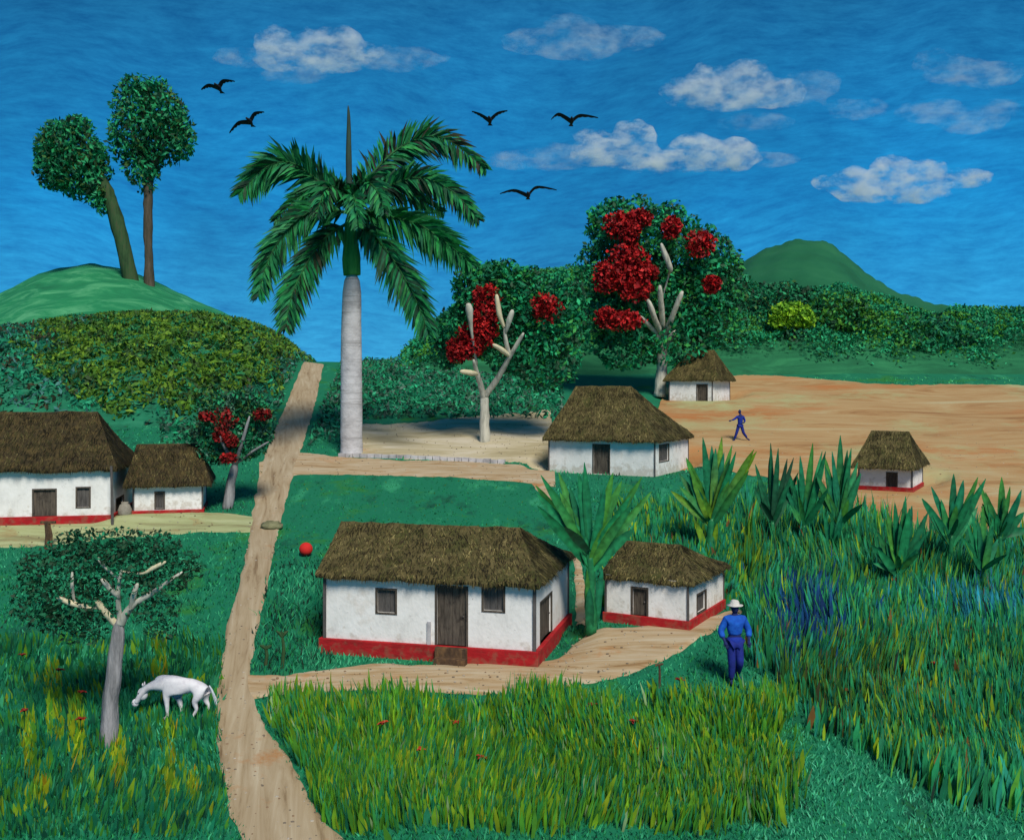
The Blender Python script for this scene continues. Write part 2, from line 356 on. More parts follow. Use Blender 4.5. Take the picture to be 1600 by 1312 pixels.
for k, h in HS.items():
    h.update(solve_house(*h['p'][:5], *( [h['p'][5]] if len(h['p']) > 5 else [])))
    PADS.append((h['cx'], h['cy'], h['W'] / 2 + 0.25, h['D'] / 2 + 0.25, -h['th'], h['z']))

xs = np.concatenate([[-2500, -1200, -600, -300, -180, -120, -90], np.arange(-62, 62.1, 0.4), [90, 120, 180, 300, 600, 1200, 2500]])
ys = np.concatenate([[-400, -150, -60, -20, 0, 8], np.arange(12, 92, 0.4), np.arange(92, 130, 2.5), [140, 170, 220, 300, 450, 700, 1200, 2500]])
X, Y = np.meshgrid(xs, ys)
Z = T(X, Y)
nx_, ny_ = len(xs), len(ys)
ii, jj = np.meshgrid(np.arange(nx_ - 1), np.arange(ny_ - 1))
q0 = (jj * nx_ + ii).ravel()
gf = np.stack([q0, q0 + 1, q0 + nx_ + 1, q0 + nx_], 1)
kind(link_mesh('ground', np.stack([X, Y, Z], -1).reshape(-1, 3), gf, M['ground'], smooth=True), 'structure')

# strips (paths, yards, bare soil) laid on the ground
POLYS = []
def resample(pts, n):
    p = np.array(pts, float); s = np.r_[0, np.cumsum(np.linalg.norm(np.diff(p, axis=0), axis=1))]
    u = np.linspace(0, s[-1], n)
    return np.stack([np.interp(u, s, p[:, 0]), np.interp(u, s, p[:, 1])], 1)
def strip(name, A, B, mat, lift, n=120, m=14, wob=0.12, mask=True, ins=0.0):
    """A, B: the two edges as photo pixels, same direction"""
    def world_line(e):
        e = resample([tuple(v) for v in smooth_path([(a, b, 0) for a, b in e], 5)] and [(v.x, v.y) for v in smooth_path([(a, b, 0) for a, b in e], 5)], n)
        return np.array([unproj(a, b)[:2] for a, b in e])
    a, b = world_line(A), world_line(B)
    if wob:
        for e, sd_ in ((a, 0.0), (b, 5.0)):
            for i in range(n):
                d = b[i] - a[i]; L = np.linalg.norm(d) + 1e-6
                w = mnoise.noise(Vector((e[i][0] * 0.9, e[i][1] * 0.9, sd_))) + 0.6 * mnoise.noise(Vector((e[i][0] * 3.1, e[i][1] * 3.1, sd_)))
                e[i] += d / L * w * min(wob, 0.2 * L)
    t = np.linspace(0, 1, m)[None, :, None]
    g = a[:, None, :] * (1 - t) + b[:, None, :] * t
    z = T(g[..., 0], g[..., 1]) + lift
    z[:, 0] -= 0.04; z[:, -1] -= 0.04
    i2, j2 = np.meshgrid(np.arange(m - 1), np.arange(n - 1)); q = (j2 * m + i2).ravel()
    fa = np.stack([q, q + 1, q + m + 1, q + m], 1)
    v = np.concatenate([g, z[..., None]], -1).reshape(-1, 3)
    v0, v1, v2 = v[fa[:, 0]], v[fa[:, 1]], v[fa[:, 2]]
    if np.cross(v1 - v0, v2 - v0)[:, 2].sum() < 0: fa = fa[:, ::-1]
    o = link_mesh(name, v, fa.copy(), mat, smooth=True)
    kind(o, 'structure')
    if mask: POLYS.append(np.concatenate([a, b[::-1]]))
    return o
strip('bare_field', [(1040, 598), (1090, 590), (1160, 586), (1250, 590), (1390, 601), (1500, 601), (1600, 602), (1720, 604)],
      [(1010, 705), (1070, 720), (1180, 745), (1270, 765), (1340, 815), (1440, 835), (1600, 835), (1720, 840)], M['field'], 0.060, n=200, m=60, wob=0.5)
strip('sand', [(560, 662), (640, 660), (740, 650), (860, 640)], [(556, 712), (640, 716), (740, 720), (868, 725)], M['sand'], 0.030, n=80, m=20, wob=0.5)
strip('side_path', [(405, 722), (470, 708), (560, 716), (700, 720), (790, 725), (866, 728)], [(405, 748), (470, 742), (560, 742), (700, 746), (800, 753), (868, 762)], M['yard'], 0.045, n=100, m=10, wob=0.25)
strip('left_yard', [(-90, 812), (60, 812), (180, 808), (300, 800), (390, 806), (420, 815)], [(-90, 858), (60, 855), (160, 843), (280, 834), (390, 832), (420, 828)], M['olive_yard'], 0.035, n=120, m=12, wob=0.25)
strip('track', [(828, 752), (850, 780), (885, 828), (896, 880), (900, 960)], [(852, 750), (868, 775), (902, 822), (908, 880), (925, 975)], M['yard'], 0.035, n=60, m=6, wob=0.12)
strip('yard', [(378, 1056), (470, 1052), (600, 1035), (850, 1028), (905, 985), (990, 975), (1090, 958), (1150, 930)],
      [(378, 1093), (470, 1084), (600, 1080), (800, 1086), (920, 1070), (1020, 1040), (1110, 990), (1160, 948)], M['yard'], 0.045, n=160, m=16, wob=0.15)
strip('footpath', [(385, 1345), (368, 1290), (345, 1200), (338, 1110), (352, 1000), (382, 880), (400, 770), (418, 700), (448, 630), (474, 566)],
      [(560, 1345), (510, 1290), (455, 1200), (402, 1110), (392, 1040), (415, 930), (442, 800), (470, 705), (490, 640), (506, 570)], M['path'], 0.060, n=220, m=14, wob=0.14)
# low stone kerb above the side path
kp = [unproj(p, r) for p, r in resample([(530, 713), (640, 716), (790, 724)], 24)]
mb = MB()
for a, b in zip(kp[:-1], kp[1:]):
    d = (b - a).normalized(); nrm = Vector((-d.y, d.x, 0)) * 0.13
    j = rnd.uniform(-0.02, 0.02)
    v = [a - nrm, b - d * 0.03 - nrm, b - d * 0.03 + nrm, a + nrm]
    mb.add([(p.x, p.y, p.z - 0.1) for p in v] + [(p.x, p.y, p.z + 0.17 + j) for p in v],
           [(0, 3, 2, 1), (4, 5, 6, 7), (0, 1, 5, 4), (1, 2, 6, 5), (2, 3, 7, 6), (3, 0, 4, 7)])
kb = mb.build('kerb', M['kerb']); tag(kb, 'low grey stone kerb along the side path beside the royal palm', 'kerb')

# ------------------------------------------------------------------ hills
HILLS = []
def hill(name, prof, d0, Lf, Lb, mat, nx=220, ny=50, rough=0.25, power=1.0, y0=None):
    pr = np.array(prof, float)
    hx = (pr[:, 0] - 800) / F * d0; hz = CZ + (HR - pr[:, 1]) / F * d0
    xg = np.linspace(hx[0], hx[-1], nx); yg = np.concatenate([np.linspace(d0 - Lf, d0, ny), np.linspace(d0, d0 + Lb, ny // 2)[1:]])
    # smooth profile
    zt = np.interp(xg, hx, hz); kr = np.hanning(9); kr /= kr.sum(); zt = np.convolve(np.pad(zt, 4, mode='edge'), kr, 'valid')
    def Zf(x, y):
        x = np.asarray(x, float); y = np.asarray(y, float)
        h = np.interp(x * d0 / np.maximum(y, 1), xg, zt) - base_T(x, d0 + 0 * x)
        s0 = (d0 - Lf) if y0 is None else np.interp(800 + F * x / np.maximum(y, 1), y0[0], y0[1])
        t = np.where(y < d0, (y - s0) / (d0 - s0), 1 - (y - d0) / Lb); t = np.clip(t, 0, 1)
        g = np.sin(t * PI / 2) ** power
        return base_T(x, y) * (1 - g) + (base_T(x, d0 + 0 * x) + h) * g - 0.6 * (1 - g)
    ends = [v * q / d0 for v in (hx[0], hx[-1]) for q in (d0 - Lf, d0, d0 + Lb)]
    X, Y = np.meshgrid(np.linspace(min(ends), max(ends), nx), yg); Z = Zf(X, Y)
    Z = Z + rough * (np.sin(X * 0.9 + Y * 0.3) * np.sin(Y * 0.7 - X * 0.2) + 0.5 * np.sin(X * 2.1) * np.sin(Y * 1.9)) * 0.5
    n2 = len(yg); ii, jj = np.meshgrid(np.arange(nx - 1), np.arange(n2 - 1)); q = (jj * nx + ii).ravel()
    o = link_mesh(name, np.stack([X, Y, Z], -1).reshape(-1, 3), np.stack([q, q + 1, q + nx + 1, q + nx], 1), mat, smooth=True)
    kind(o, 'structure')
    return Zf, (hx[0], hx[-1])
ZA, RA = hill('hill', [(-420, 660), (-150, 540), (-40, 480), (0, 463), (60, 431), (140, 416), (200, 426), (260, 452), (340, 488), (420, 520), (520, 600)], 118, 40, 60, M['hill_light'])
ZB, RB = hill('hill', [(-520, 640), (-150, 535), (0, 520), (60, 513), (120, 504), (200, 499), (320, 499), (390, 512), (450, 536), (530, 600)], 92, 34, 30, M['hill_olive'], power=0.8, y0=([372, 412, 440, 468, 545], [58, 59, 70, 87.0, 88.5]))
ZC, RC = hill('hill', [(585, 592), (640, 556), (690, 520), (740, 470), (800, 440), (900, 435), (1000, 430), (1100, 435), (1160, 452), (1210, 468), (1290, 462), (1350, 480), (1420, 500), (1500, 504), (1600, 498), (1750, 505), (2000, 610)], 96, 17, 40, M['hill_wood'], nx=300, power=0.8)
ZD, RD = hill('hill', [(960, 600), (1080, 470), (1150, 418), (1200, 392), (1250, 378), (1300, 385), (1340, 420), (1390, 455), (1460, 478), (1560, 490), (1660, 510), (1800, 620)], 200, 70, 80, M['hill_far'], rough=0.6)

# ------------------------------------------------------------------ leaf clouds
LEAF_GAIN = 1.75
def mixc(a, b, t): return tuple(a[i] * (1 - t) + b[i] * t for i in range(3))
def leaf_cards(P, size, pal, clump=1.2, aspect=0.45, up=0.0, seed=0, jitter=0.25, nrm=None):
    """4-point leaves at P; colour by clump"""
    n = len(P); r = np.random.default_rng(seed)
    a = r.normal(size=(n, 3)); a[:, 2] += up; a /= np.linalg.norm(a, axis=1)[:, None]
    b = r.normal(size=(n, 3)); b -= (b * a).sum(1)[:, None] * a; b /= np.linalg.norm(b, axis=1)[:, None]
    s = (np.asarray(size) * r.uniform(0.55, 1.35, n))[:, None]
    V = np.stack([P - a * s * 0.5, P + b * s * aspect * 0.5 + a * s * 0.05, P + a * s * 0.5, P - b * s * aspect * 0.5 + a * s * 0.05], 1).reshape(-1, 3)
    q = np.arange(n)[:, None] * 4 + np.arange(4)[None]
    pal = np.array(pal)
    key = np.floor(P / clump + 0.35 * np.sin(P[:, [1, 2, 0]] * 2.1 / clump)).astype(np.int64)
    hsh = (key[:, 0] * 73856093 ^ key[:, 1] * 19349663 ^ key[:, 2] * 83492791) & 0xffff
    ci = (hsh % len(pal)); other = r.integers(0, len(pal), n); ci = np.where(r.random(n) < 0.45, other, ci)
    c = pal[ci] * r.uniform(1 - jitter, 1 + jitter, n)[:, None] * LEAF_GAIN
    return V, q, np.repeat(c, 4, 0)
def crown_points(blobs, d, n, thick=0.9, seed=0, shell=0.5):
    r = np.random.default_rng(seed)
    w = np.array([b[2] * (b[3] if len(b) > 3 else b[2]) for b in blobs], float); w /= w.sum()
    bi = r.choice(len(blobs), n, p=w)
    u = r.normal(size=(n, 3)); u /= np.linalg.norm(u, axis=1)[:, None]
    rad = np.where(r.random(n) < shell, r.uniform(0.82, 1.04, n), r.random(n) ** (1 / 3))
    u *= rad[:, None] * (1 + 0.10 * np.sin(u[:, :1] * 9) * np.sin(u[:, 2:] * 8 + 1))
    P = np.zeros((n, 3))
    for i, b in enumerate(blobs):
        s = bi == i; c = at(b[0], b[1], d + (b[4] if len(b) > 4 else 0)); k = d / F
        rx = b[2] * k; rz = (b[3] if len(b) > 3 else b[2]) * k
        P[s] = np.array(c) + u[s] * np.array([rx, (rx + rz) / 2 * thick, rz])
    return P
def crown(parent, name, blobs, d, n, size, pal, seed, clump=1.0, thick=0.9, shell=0.5, aspect=0.5, mat='leaf'):
    P = crown_points(blobs, d, n, thick, seed, shell)
    V, q, c = leaf_cards(P, size, pal, clump, aspect, seed=seed)
    V = V - np.array(parent.location)[None]
    return link_mesh(name, V, q, M[mat], parent, c)
def limbs(parent, name, lines, d, mat, dy=0.0, seg=9, wob=0.25, ds=0.62):
    """lines: list of [(px,row,width_px[,dy])...]"""
    mb = MB(); L = Vector(parent.location)
    for ln in lines:
        pts = [at(p[0], p[1], d + dy + (p[3] * ds if len(p) > 3 else 0)) - L for p in ln]
        n = 5; sp = smooth_path(pts, n)
        w = [p[2] * d / F / 2 for p in ln]; rr = []
        for i in range(len(sp)):
            u = i / (len(sp) - 1) * (len(w) - 1); a = int(min(u, len(w) - 2)); rr.append(w[a] + (w[a + 1] - w[a]) * (u - a))
        rr[-1] *= 0.45; rr[-2] *= 0.85
        mb.tube(sp, rr, seg, wob=wob)
    return mb.build(name, M[mat], parent, smooth=True)

PAL_DARK = [(0.006, 0.085, 0.035), (0.008, 0.11, 0.045), (0.010, 0.15, 0.06), (0.010, 0.030, 0.015), (0.03, 0.075, 0.018), (0.006, 0.055, 0.028)]
PAL_MID = [(0.008, 0.15, 0.055), (0.010, 0.19, 0.075), (0.006, 0.10, 0.045), (0.014, 0.045, 0.022), (0.02, 0.15, 0.03), (0.008, 0.085, 0.04)]
PAL_RED = [(0.16, 0.004, 0.005), (0.22, 0.005, 0.007), (0.11, 0.004, 0.005), (0.30, 0.010, 0.010)]
PAL_WOOD = [(0.006, 0.10, 0.045), (0.008, 0.14, 0.06), (0.012, 0.18, 0.075), (0.008, 0.05, 0.026), (0.03, 0.13, 0.02), (0.006, 0.075, 0.035), (0.02, 0.16, 0.05)]

# wooded slope (right) and scrub slope (middle)
def cover(name, n, xr_, yr_, Zf, size, pal, seed, lift=0.8, clump=2.2, accept=None, aspect=0.5, lump=0.0):
    r = np.random.default_rng(seed)
    x = r.uniform(*xr_, n); y = r.uniform(*yr_, n)
    if accept is not None:
        k = accept(x, y, r); x = x[k]; y = y[k]
    bump = 0.5 + 0.5 * np.sin(x * 1.15 + 1.3 * np.sin(y * 0.8)) * np.sin(y * 1.3 + np.sin(x * 0.7))
    z = Zf(x, y) + r.random(len(x)) ** 0.6 * lift * (0.25 + bump)
    if lump: z = z + lump * (np.maximum(0, np.sin(x * 0.55 + 1.5 * np.sin(x * .21 + y * .3)) * np.cos(y * 0.5 + np.sin(x * .4))) ** 0.7) * r.random(len(x)) ** .25
    V, q, c = leaf_cards(np.stack([x, y, z], 1), size, pal, clump, aspect, seed=seed)
    o = link_mesh(name, V, q, M['leaf'], None, c); o['kind'] = 'stuff'
    return o
def acc_wood(x, y, r):
    px = 800 + F * x / y; row = HR - F * (ZC(x, y) - CZ) / y
    return r.random(len(x)) < np.clip((572 + 10 * np.sin(px * .05) - row) / 40, 0.03, 1)
o = cover('forest', 160000, (RC[0] + 1, RC[1] - 6), (80, 98), ZC, 0.31, PAL_WOOD + [(0.035, 0.14, 0.015), (0.012, 0.19, 0.085)], 21, lift=0.9, clump=2.2, lump=1.0, accept=acc_wood, aspect=0.55); o['label'] = 'dark green wooded slope behind the bare field'
def acc_scrub(x, y, r):
    px = 800 + F * x / y
    row = HR - F * (base_T(x, y) - CZ) / y
    a = (px > 250) & (px < 880) & (row < np.where(px < 540, 712, 655))
    a &= ~((px > 400 - 10) & (row > 700))
    lo = 415 + (700 - row) * 0.42; hi = lo + 62
    a &= ~((px > lo - 4) & (px < hi))
    a &= r.random(len(x)) < np.where(px < 430, 0.8, 0.75)
    return a
o = cover('scrub', 46000, (-32, 10), (54, 93), lambda x, y: base_T(x, y), 0.42, [(0.006, 0.12, 0.06), (0.008, 0.16, 0.07), (0.010, 0.035, 0.022), (0.012, 0.06, 0.03), (0.02, 0.18, 0.09), (0.05, 0.09, 0.07)], 22, lift=0.45, clump=0.6, accept=acc_scrub, aspect=0.35); o['label'] = 'dark green scrub on the slope behind the royal palm'
def ol_zone(x, y):
    px = 800 + F * x / y; row = HR - F * (ZB(x, y) - CZ) / y
    e_ = ((px - 265) / 205) ** 2 + ((row - 548 - (px - 265) * 0.0) / 95) ** 2 + 0.45 * np.sin(px * .06) * np.sin(row * .09)
    return px, row, e_
def acc_ol(x, y, r):
    px, row, e_ = ol_zone(x, y); return (px < 520) & (r.random(len(x)) < np.clip((1.25 - e_) / 0.45, 0, 0.95)) & (ZB(x, y) > base_T(x, y) + 0.1)
def acc_te(x, y, r):
    px, row, e_ = ol_zone(x, y)
    return (px < 520) & (e_ > 0.8) & (r.random(len(x)) < np.where((px < 190) & (row < 640), 0.45, np.where(px > 380, 0.45, 0.10))) & (ZB(x, y) > base_T(x, y) + 0.1)
o = cover('scrub', 80000, (-62, -15), (57, 92), ZB, 0.50, [(0.035, 0.095, 0.010), (0.055, 0.12, 0.010), (0.075, 0.145, 0.012), (0.02, 0.045, 0.012), (0.012, 0.10, 0.035), (0.03, 0.08, 0.012)], 23, lift=0.4, clump=1.1, accept=acc_ol, aspect=0.4); o['label'] = 'olive green scrub on the left hillside'
o = cover('scrub', 70000, (-62, -15), (57, 92), ZB, 0.48, [(0.008, 0.12, 0.065), (0.008, 0.06, 0.035), (0.010, 0.16, 0.08), (0.03, 0.10, 0.09), (0.03, 0.03, 0.015)], 24, lift=0.4, clump=1.0, accept=acc_te, aspect=0.4); o['label'] = 'blue green scrub at the left foot of the hillside'

# ------------------------------------------------------------------ trees
def tree(name, base, label, cat='tree', group=None, d=None):
    b = unproj(*base) if d is None else at(*base, d)
    r = empty(name, b); tag(r, label, cat, group); return r, b.y

# two slim trees on the left hill
dH = 104
for i, (base, tr, blobs, lab, bark, sd_) in enumerate([
    ((213, 470), [(213, 478, 26), (196, 400, 22), (178, 330, 20), (160, 285, 20), (135, 245, 12)],
     [(110, 245, 52, 58), (130, 272, 42, 40), (95, 225, 34, 38), (150, 300, 20, 24), (85, 262, 30, 36), (150, 250, 20, 30), (120, 200, 26, 20), (160, 310, 14, 26), (72, 235, 18, 30)], 'slim tree leaning left on the hilltop, its round crown the lower of the pair', 'bark_moss', 31),
    ((236, 468), [(236, 480, 18), (232, 400, 14), (231, 330, 14), (232, 280, 14), (230, 220, 8)],
     [(235, 195, 60, 62), (210, 160, 34, 38), (262, 215, 42, 44), (205, 215, 36, 44), (222, 255, 32, 34), (258, 178, 34, 40), (215, 138, 30, 22), (285, 225, 20, 26), (228, 275, 20, 30), (245, 140, 22, 20)], 'slim upright tree on the hilltop with the taller round crown', 'bark_dark', 32)]):
    r, _ = tree('tree', base, lab, group=None, d=dH)
    limbs(r, 'trunk', [tr], dH, bark, wob=0.3)
    tx, ty = blobs[0][0], blobs[0][1]; f0 = tr[3]
    for q in ((-34, -6), (-14, -30), (20, -28), (36, 2)):
        limbs(r, 'branch', [[(f0[0], f0[1] - 4, 9, 0), ((f0[0] + tx + q[0]) / 2, (f0[1] + ty + q[1]) / 2, 6, -1), (tx + q[0], ty + q[1], 3, -1.5)]], dH, bark)
    crown(r, 'crown', blobs, dH, 7500, 0.60, PAL_DARK + [(0.012, 0.17, 0.07), (0.010, 0.15, 0.05), (0.014, 0.18, 0.06)], sd_, clump=0.8, shell=0.25, aspect=0.42)

# three flame trees
r, d = tree('flame_tree', (757, 690), 'flame tree with forked pale trunk on the sand between the palm and a thatched house')
limbs(r, 'trunk', [[(757, 696, 18), (757, 640, 14), (757, 612, 12)]], d, 'bark_pale')
limbs(r, 'branch', [[(757, 622, 11, 0), (748, 592, 8, -1.0), (740, 562, 6, -2.4)]], d, 'bark_pale')
limbs(r, 'branch', [[(757, 620, 11, 0), (778, 590, 9, -1.0), (797, 556, 7, -2.3), (818, 520, 6, -3.4)], [(797, 556, 6, -2.3), (791, 536, 7, -2.8), (788, 512, 4, -3.3)]], d, 'bark_pale')
limbs(r, 'branch', [[(797, 556, 5, -2.3), (785, 547, 9, -2.8), (770, 538, 6, -3.4)]], d, 'bark_cream')
limbs(r, 'branch', [[(746, 584, 5, -1.4), (735, 582, 9, -2.4), (719, 580, 6, -3.1)]], d, 'bark_cream')
limbs(r, 'branch', [[(788, 512, 4, -3.3), (780, 490, 8, -3.6), (776, 460, 7, -3.9)]], d, 'bark_cream')
limbs(r, 'branch', [[(745, 570, 4, -2.0), (737, 520, 4, -3.2), (733, 484, 12, -3.7), (730, 474, 6, -3.8)]], d, 'bark_pale')
limbs(r, 'branch', [[(790, 520, 4, -3.2), (796, 500, 9, -3.7), (801, 484, 6, -3.9)]], d, 'bark_pale')
crown(r, 'crown', [(768, 470, 62, 62), (742, 452, 34, 40), (720, 520, 44, 42), (820, 480, 60, 62), (860, 500, 52, 64), (790, 450, 50, 44), (700, 550, 30, 26), (850, 560, 60, 52), (800, 545, 50, 40), (885, 470, 34, 40)], d, 15000, 0.32, PAL_MID, 41, clump=0.7, thick=0.8)
for b in [(757, 462, 22, 20), (755, 488, 18, 14), (850, 478, 24, 20), (740, 522, 30, 20), (752, 510, 22, 16), (712, 545, 18, 17), (735, 540, 20, 14)]:
    crown(r, 'flower_cluster', [(b[0], b[1], b[2] * .85, b[3] * .85, -1.6), (b[0] + 4, b[1] + 3, b[2] * 1.05, b[3] * 1.2, -1.45)], d, 520, 0.21, PAL_RED, b[0], clump=0.35, aspect=0.8, mat='petal', shell=0.25, thick=0.55)
r, d = tree('flame_tree', (1032, 618), 'largest flame tree with many red blossom clusters and pale forked trunk beside the farthest hut')
limbs(r, 'trunk', [[(1030, 620, 20), (1034, 575, 17), (1036, 532, 15)]], d, 'bark_pale')
for ln in [[(1036, 540, 10, 0), (1020, 515, 8, -1.5), (1000, 494, 6, -3)], [(1036, 530, 10, 0), (1024, 500, 9, -2.5), (1012, 468, 8, -4)], [(1036, 530, 10, 0), (1034, 490, 9, -2.5), (1031, 446, 8, -4.2)],
           [(1036, 530, 10, 0), (1050, 495, 9, -2.5), (1066, 455, 8, -4)], [(1036, 548, 9, 0), (1044, 532, 9, -1), (1056, 517, 8, -2)], [(1034, 470, 3, -2), (1044, 432, 3, -2.8), (1047, 420, 8, -4.0), (1040, 400, 9, -4.5), (1033, 380, 5, -4.7)]]:
    limbs(r, 'branch', [ln], d, 'bark_pale')
crown(r, 'crown', [(990, 372, 72, 64), (960, 350, 44, 40), (1040, 385, 66, 68), (1095, 405, 58, 52), (1130, 440, 38, 50), (940, 430, 46, 50), (1000, 450, 66, 60), (1080, 470, 60, 60), (950, 490, 50, 50), (1120, 500, 44, 46), (1060, 530, 60, 45), (980, 535, 54, 44)], d, 20000, 0.40, PAL_MID, 42, clump=0.9, thick=0.75)
for b in [(968, 348, 22, 18), (985, 358, 18, 20), (1002, 338, 20, 12), (1052, 353, 15, 16), (1098, 378, 24, 18), (985, 400, 30, 22), (948, 430, 18, 22), (975, 425, 38, 24), (1010, 422, 22, 14), (995, 448, 26, 18), (1115, 441, 14, 12), (950, 493, 17, 14), (975, 498, 34, 14)]:
    crown(r, 'flower_cluster', [(b[0], b[1], b[2] * .85, b[3] * .85, -2.5), (b[0] - 3, b[1] + 3, b[2] * 1.05, b[3] * 1.2, -2.3)], d, 520, 0.27, PAL_RED, b[0] + 3, clump=0.4, aspect=0.8, mat='petal', shell=0.25, thick=0.55)
r, d = tree('flame_tree', (357, 792), 'small dark flame tree beside the annex hut and the footpath')
limbs(r, 'trunk', [[(355, 796, 17), (361, 755, 14), (368, 722, 11)]], d, 'bark_grey')
for ln in [[(368, 725, 8, 0), (377, 695, 6, -1), (390, 650, 4, -1.4)], [(368, 725, 7, 0), (352, 700, 5, -1), (343, 680, 4, -1.4)], [(368, 725, 5, 0), (395, 705, 4, -.8), (420, 690, 3, -1.2)]]:
    limbs(r, 'branch', [ln], d, 'bark_grey')
crown(r, 'crown', [(345, 640, 38, 32), (385, 640, 36, 34), (310, 672, 20, 20), (375, 690, 48, 30), (405, 665, 28, 34), (340, 700, 34, 26)], d, 5200, 0.21, PAL_DARK + [(0.05, 0.12, 0.08)], 43, clump=0.45, thick=0.7, shell=0.3)
for b in [(350, 655, 20, 18), (345, 678, 14, 12), (362, 690, 10, 10), (410, 648, 16, 10), (358, 716, 14, 8), (322, 650, 12, 8)]:
    crown(r, 'flower_cluster', [(b[0], b[1], b[2], b[3], -0.85)], d, 180, 0.15, [(0.12, 0.006, 0.006), (0.07, 0.008, 0.006), (0.17, 0.006, 0.006)], b[0] + 9, clump=0.3, aspect=0.8, mat='petal', shell=0.2, thick=0.6)

# foreground tree
r, d = tree('tree', (168, 1162), 'grey trunked tree with cut pale branches standing left of the white horse')
limbs(r, 'trunk', [[(168, 1168, 28), (173, 1100, 25), (180, 1030, 22), (187, 966, 20)]], d, 'bark_grey')
for ln, mt in [([(182, 975, 12, 0), (166, 958, 11, -0.2), (150, 938, 10, -0.4)], 'bark_cream'),
               ([(188, 975, 16, 0), (205, 948, 11, -0.2), (240, 925, 9, -0.35), (285, 893, 5, -0.5)], 'bark_pale'),
               ([(205, 950, 9, -0.2), (209, 930, 8, -0.4), (215, 911, 6, -0.5)], 'bark_pale'),
               ([(188, 970, 9, 0), (184, 930, 7, -0.3), (190, 888, 4, -0.5)], 'bark_pale'),
               ([(186, 934, 6, -0.3), (172, 920, 9, -0.5), (158, 904, 7, -0.6)], 'bark_pale'),
               ([(160, 950, 4, -0.25), (130, 947, 8, -0.5), (108, 941, 9, -0.6), (88, 932, 6, -0.7)], 'bark_cream'),
               ([(118, 944, 3, -0.5), (113, 922, 6, -0.6), (113, 893, 5, -0.65)], 'bark_pale'),
               ([(186, 905, 3, -0.4), (162, 884, 5, -0.6), (150, 867, 4, -0.65)], 'bark_pale'),
               ([(190, 892, 3, -0.45), (222, 896, 4, -0.6), (240, 887, 8, -0.65), (259, 877, 6, -0.7)], 'bark_cream')]:
    limbs(r, 'branch', [ln], d, mt)
crown(r, 'crown', [(100, 905, 72, 52), (60, 940, 44, 42), (150, 865, 78, 30), (220, 868, 74, 32), (260, 900, 46, 34), (130, 950, 60, 34), (240, 950, 44, 26), (190, 900, 60, 40), (95, 965, 50, 24), (290, 885, 30, 26), (48, 890, 28, 30), (130, 990, 44, 16), (170, 845, 70, 22), (110, 850, 40, 22), (245, 850, 40, 22), (255, 985, 34, 14)], d, 6500, 0.125, [(0.006, 0.045, 0.02), (0.008, 0.08, 0.035), (0.010, 0.028, 0.014), (0.008, 0.12, 0.055), (0.012, 0.04, 0.018)], 44, clump=0.20, thick=0.95, shell=0.0)

# yellow-green bush and three round trees in the wood's edge
for (px, row, rx, rz, dd, pal, lab, sd_) in [
    (1238, 493, 32, 21, 82.5, [(0.10, 0.22, 0.01), (0.15, 0.28, 0.012), (0.07, 0.18, 0.015)], 'yellow green round bush at the edge of the dark wood', 51),
    (1315, 492, 52, 38, 84, [(0.03, 0.14, 0.02), (0.05, 0.15, 0.015), (0.012, 0.13, 0.045), (0.01, 0.05, 0.02)], 'broad olive green tree below the pointed far hill', 52),
    (1222, 478, 60, 38, 86, PAL_DARK, 'dark round tree just behind the yellow green bush', 53),
    (1450, 528, 70, 36, 84, [(0.008, 0.09, 0.045), (0.01, 0.13, 0.05), (0.02, 0.12, 0.02), (0.01, 0.045, 0.025)], 'wide dark green tree above the right end of the field', 54)]:
    r = empty('bush' if 'bush' in lab else 'tree', at(px, 585, dd)); r.location.z = float(ZC(np.array([r.location.x]), np.array([dd]))[0]) if dd > 79.5 else float(base_T(r.location.x, dd)); tag(r, lab, 'bush' if 'bush' in lab else 'tree')
    _, rowb = to_px(*r.location)
    limbs(r, 'trunk', [[(px, rowb + 4, 10), (px + 2, (row + rowb) / 2, 8), (px, row, 5)]], dd, 'bark_dark')
    crown(r, 'crown', [(px, row, rx, rz), (px - rx * .5, row + rz * .4, rx * .6, rz * .7), (px + rx * .5, row + rz * .3, rx * .6, rz * .8)], dd, 3600, 0.42, pal, sd_, clump=1.0)

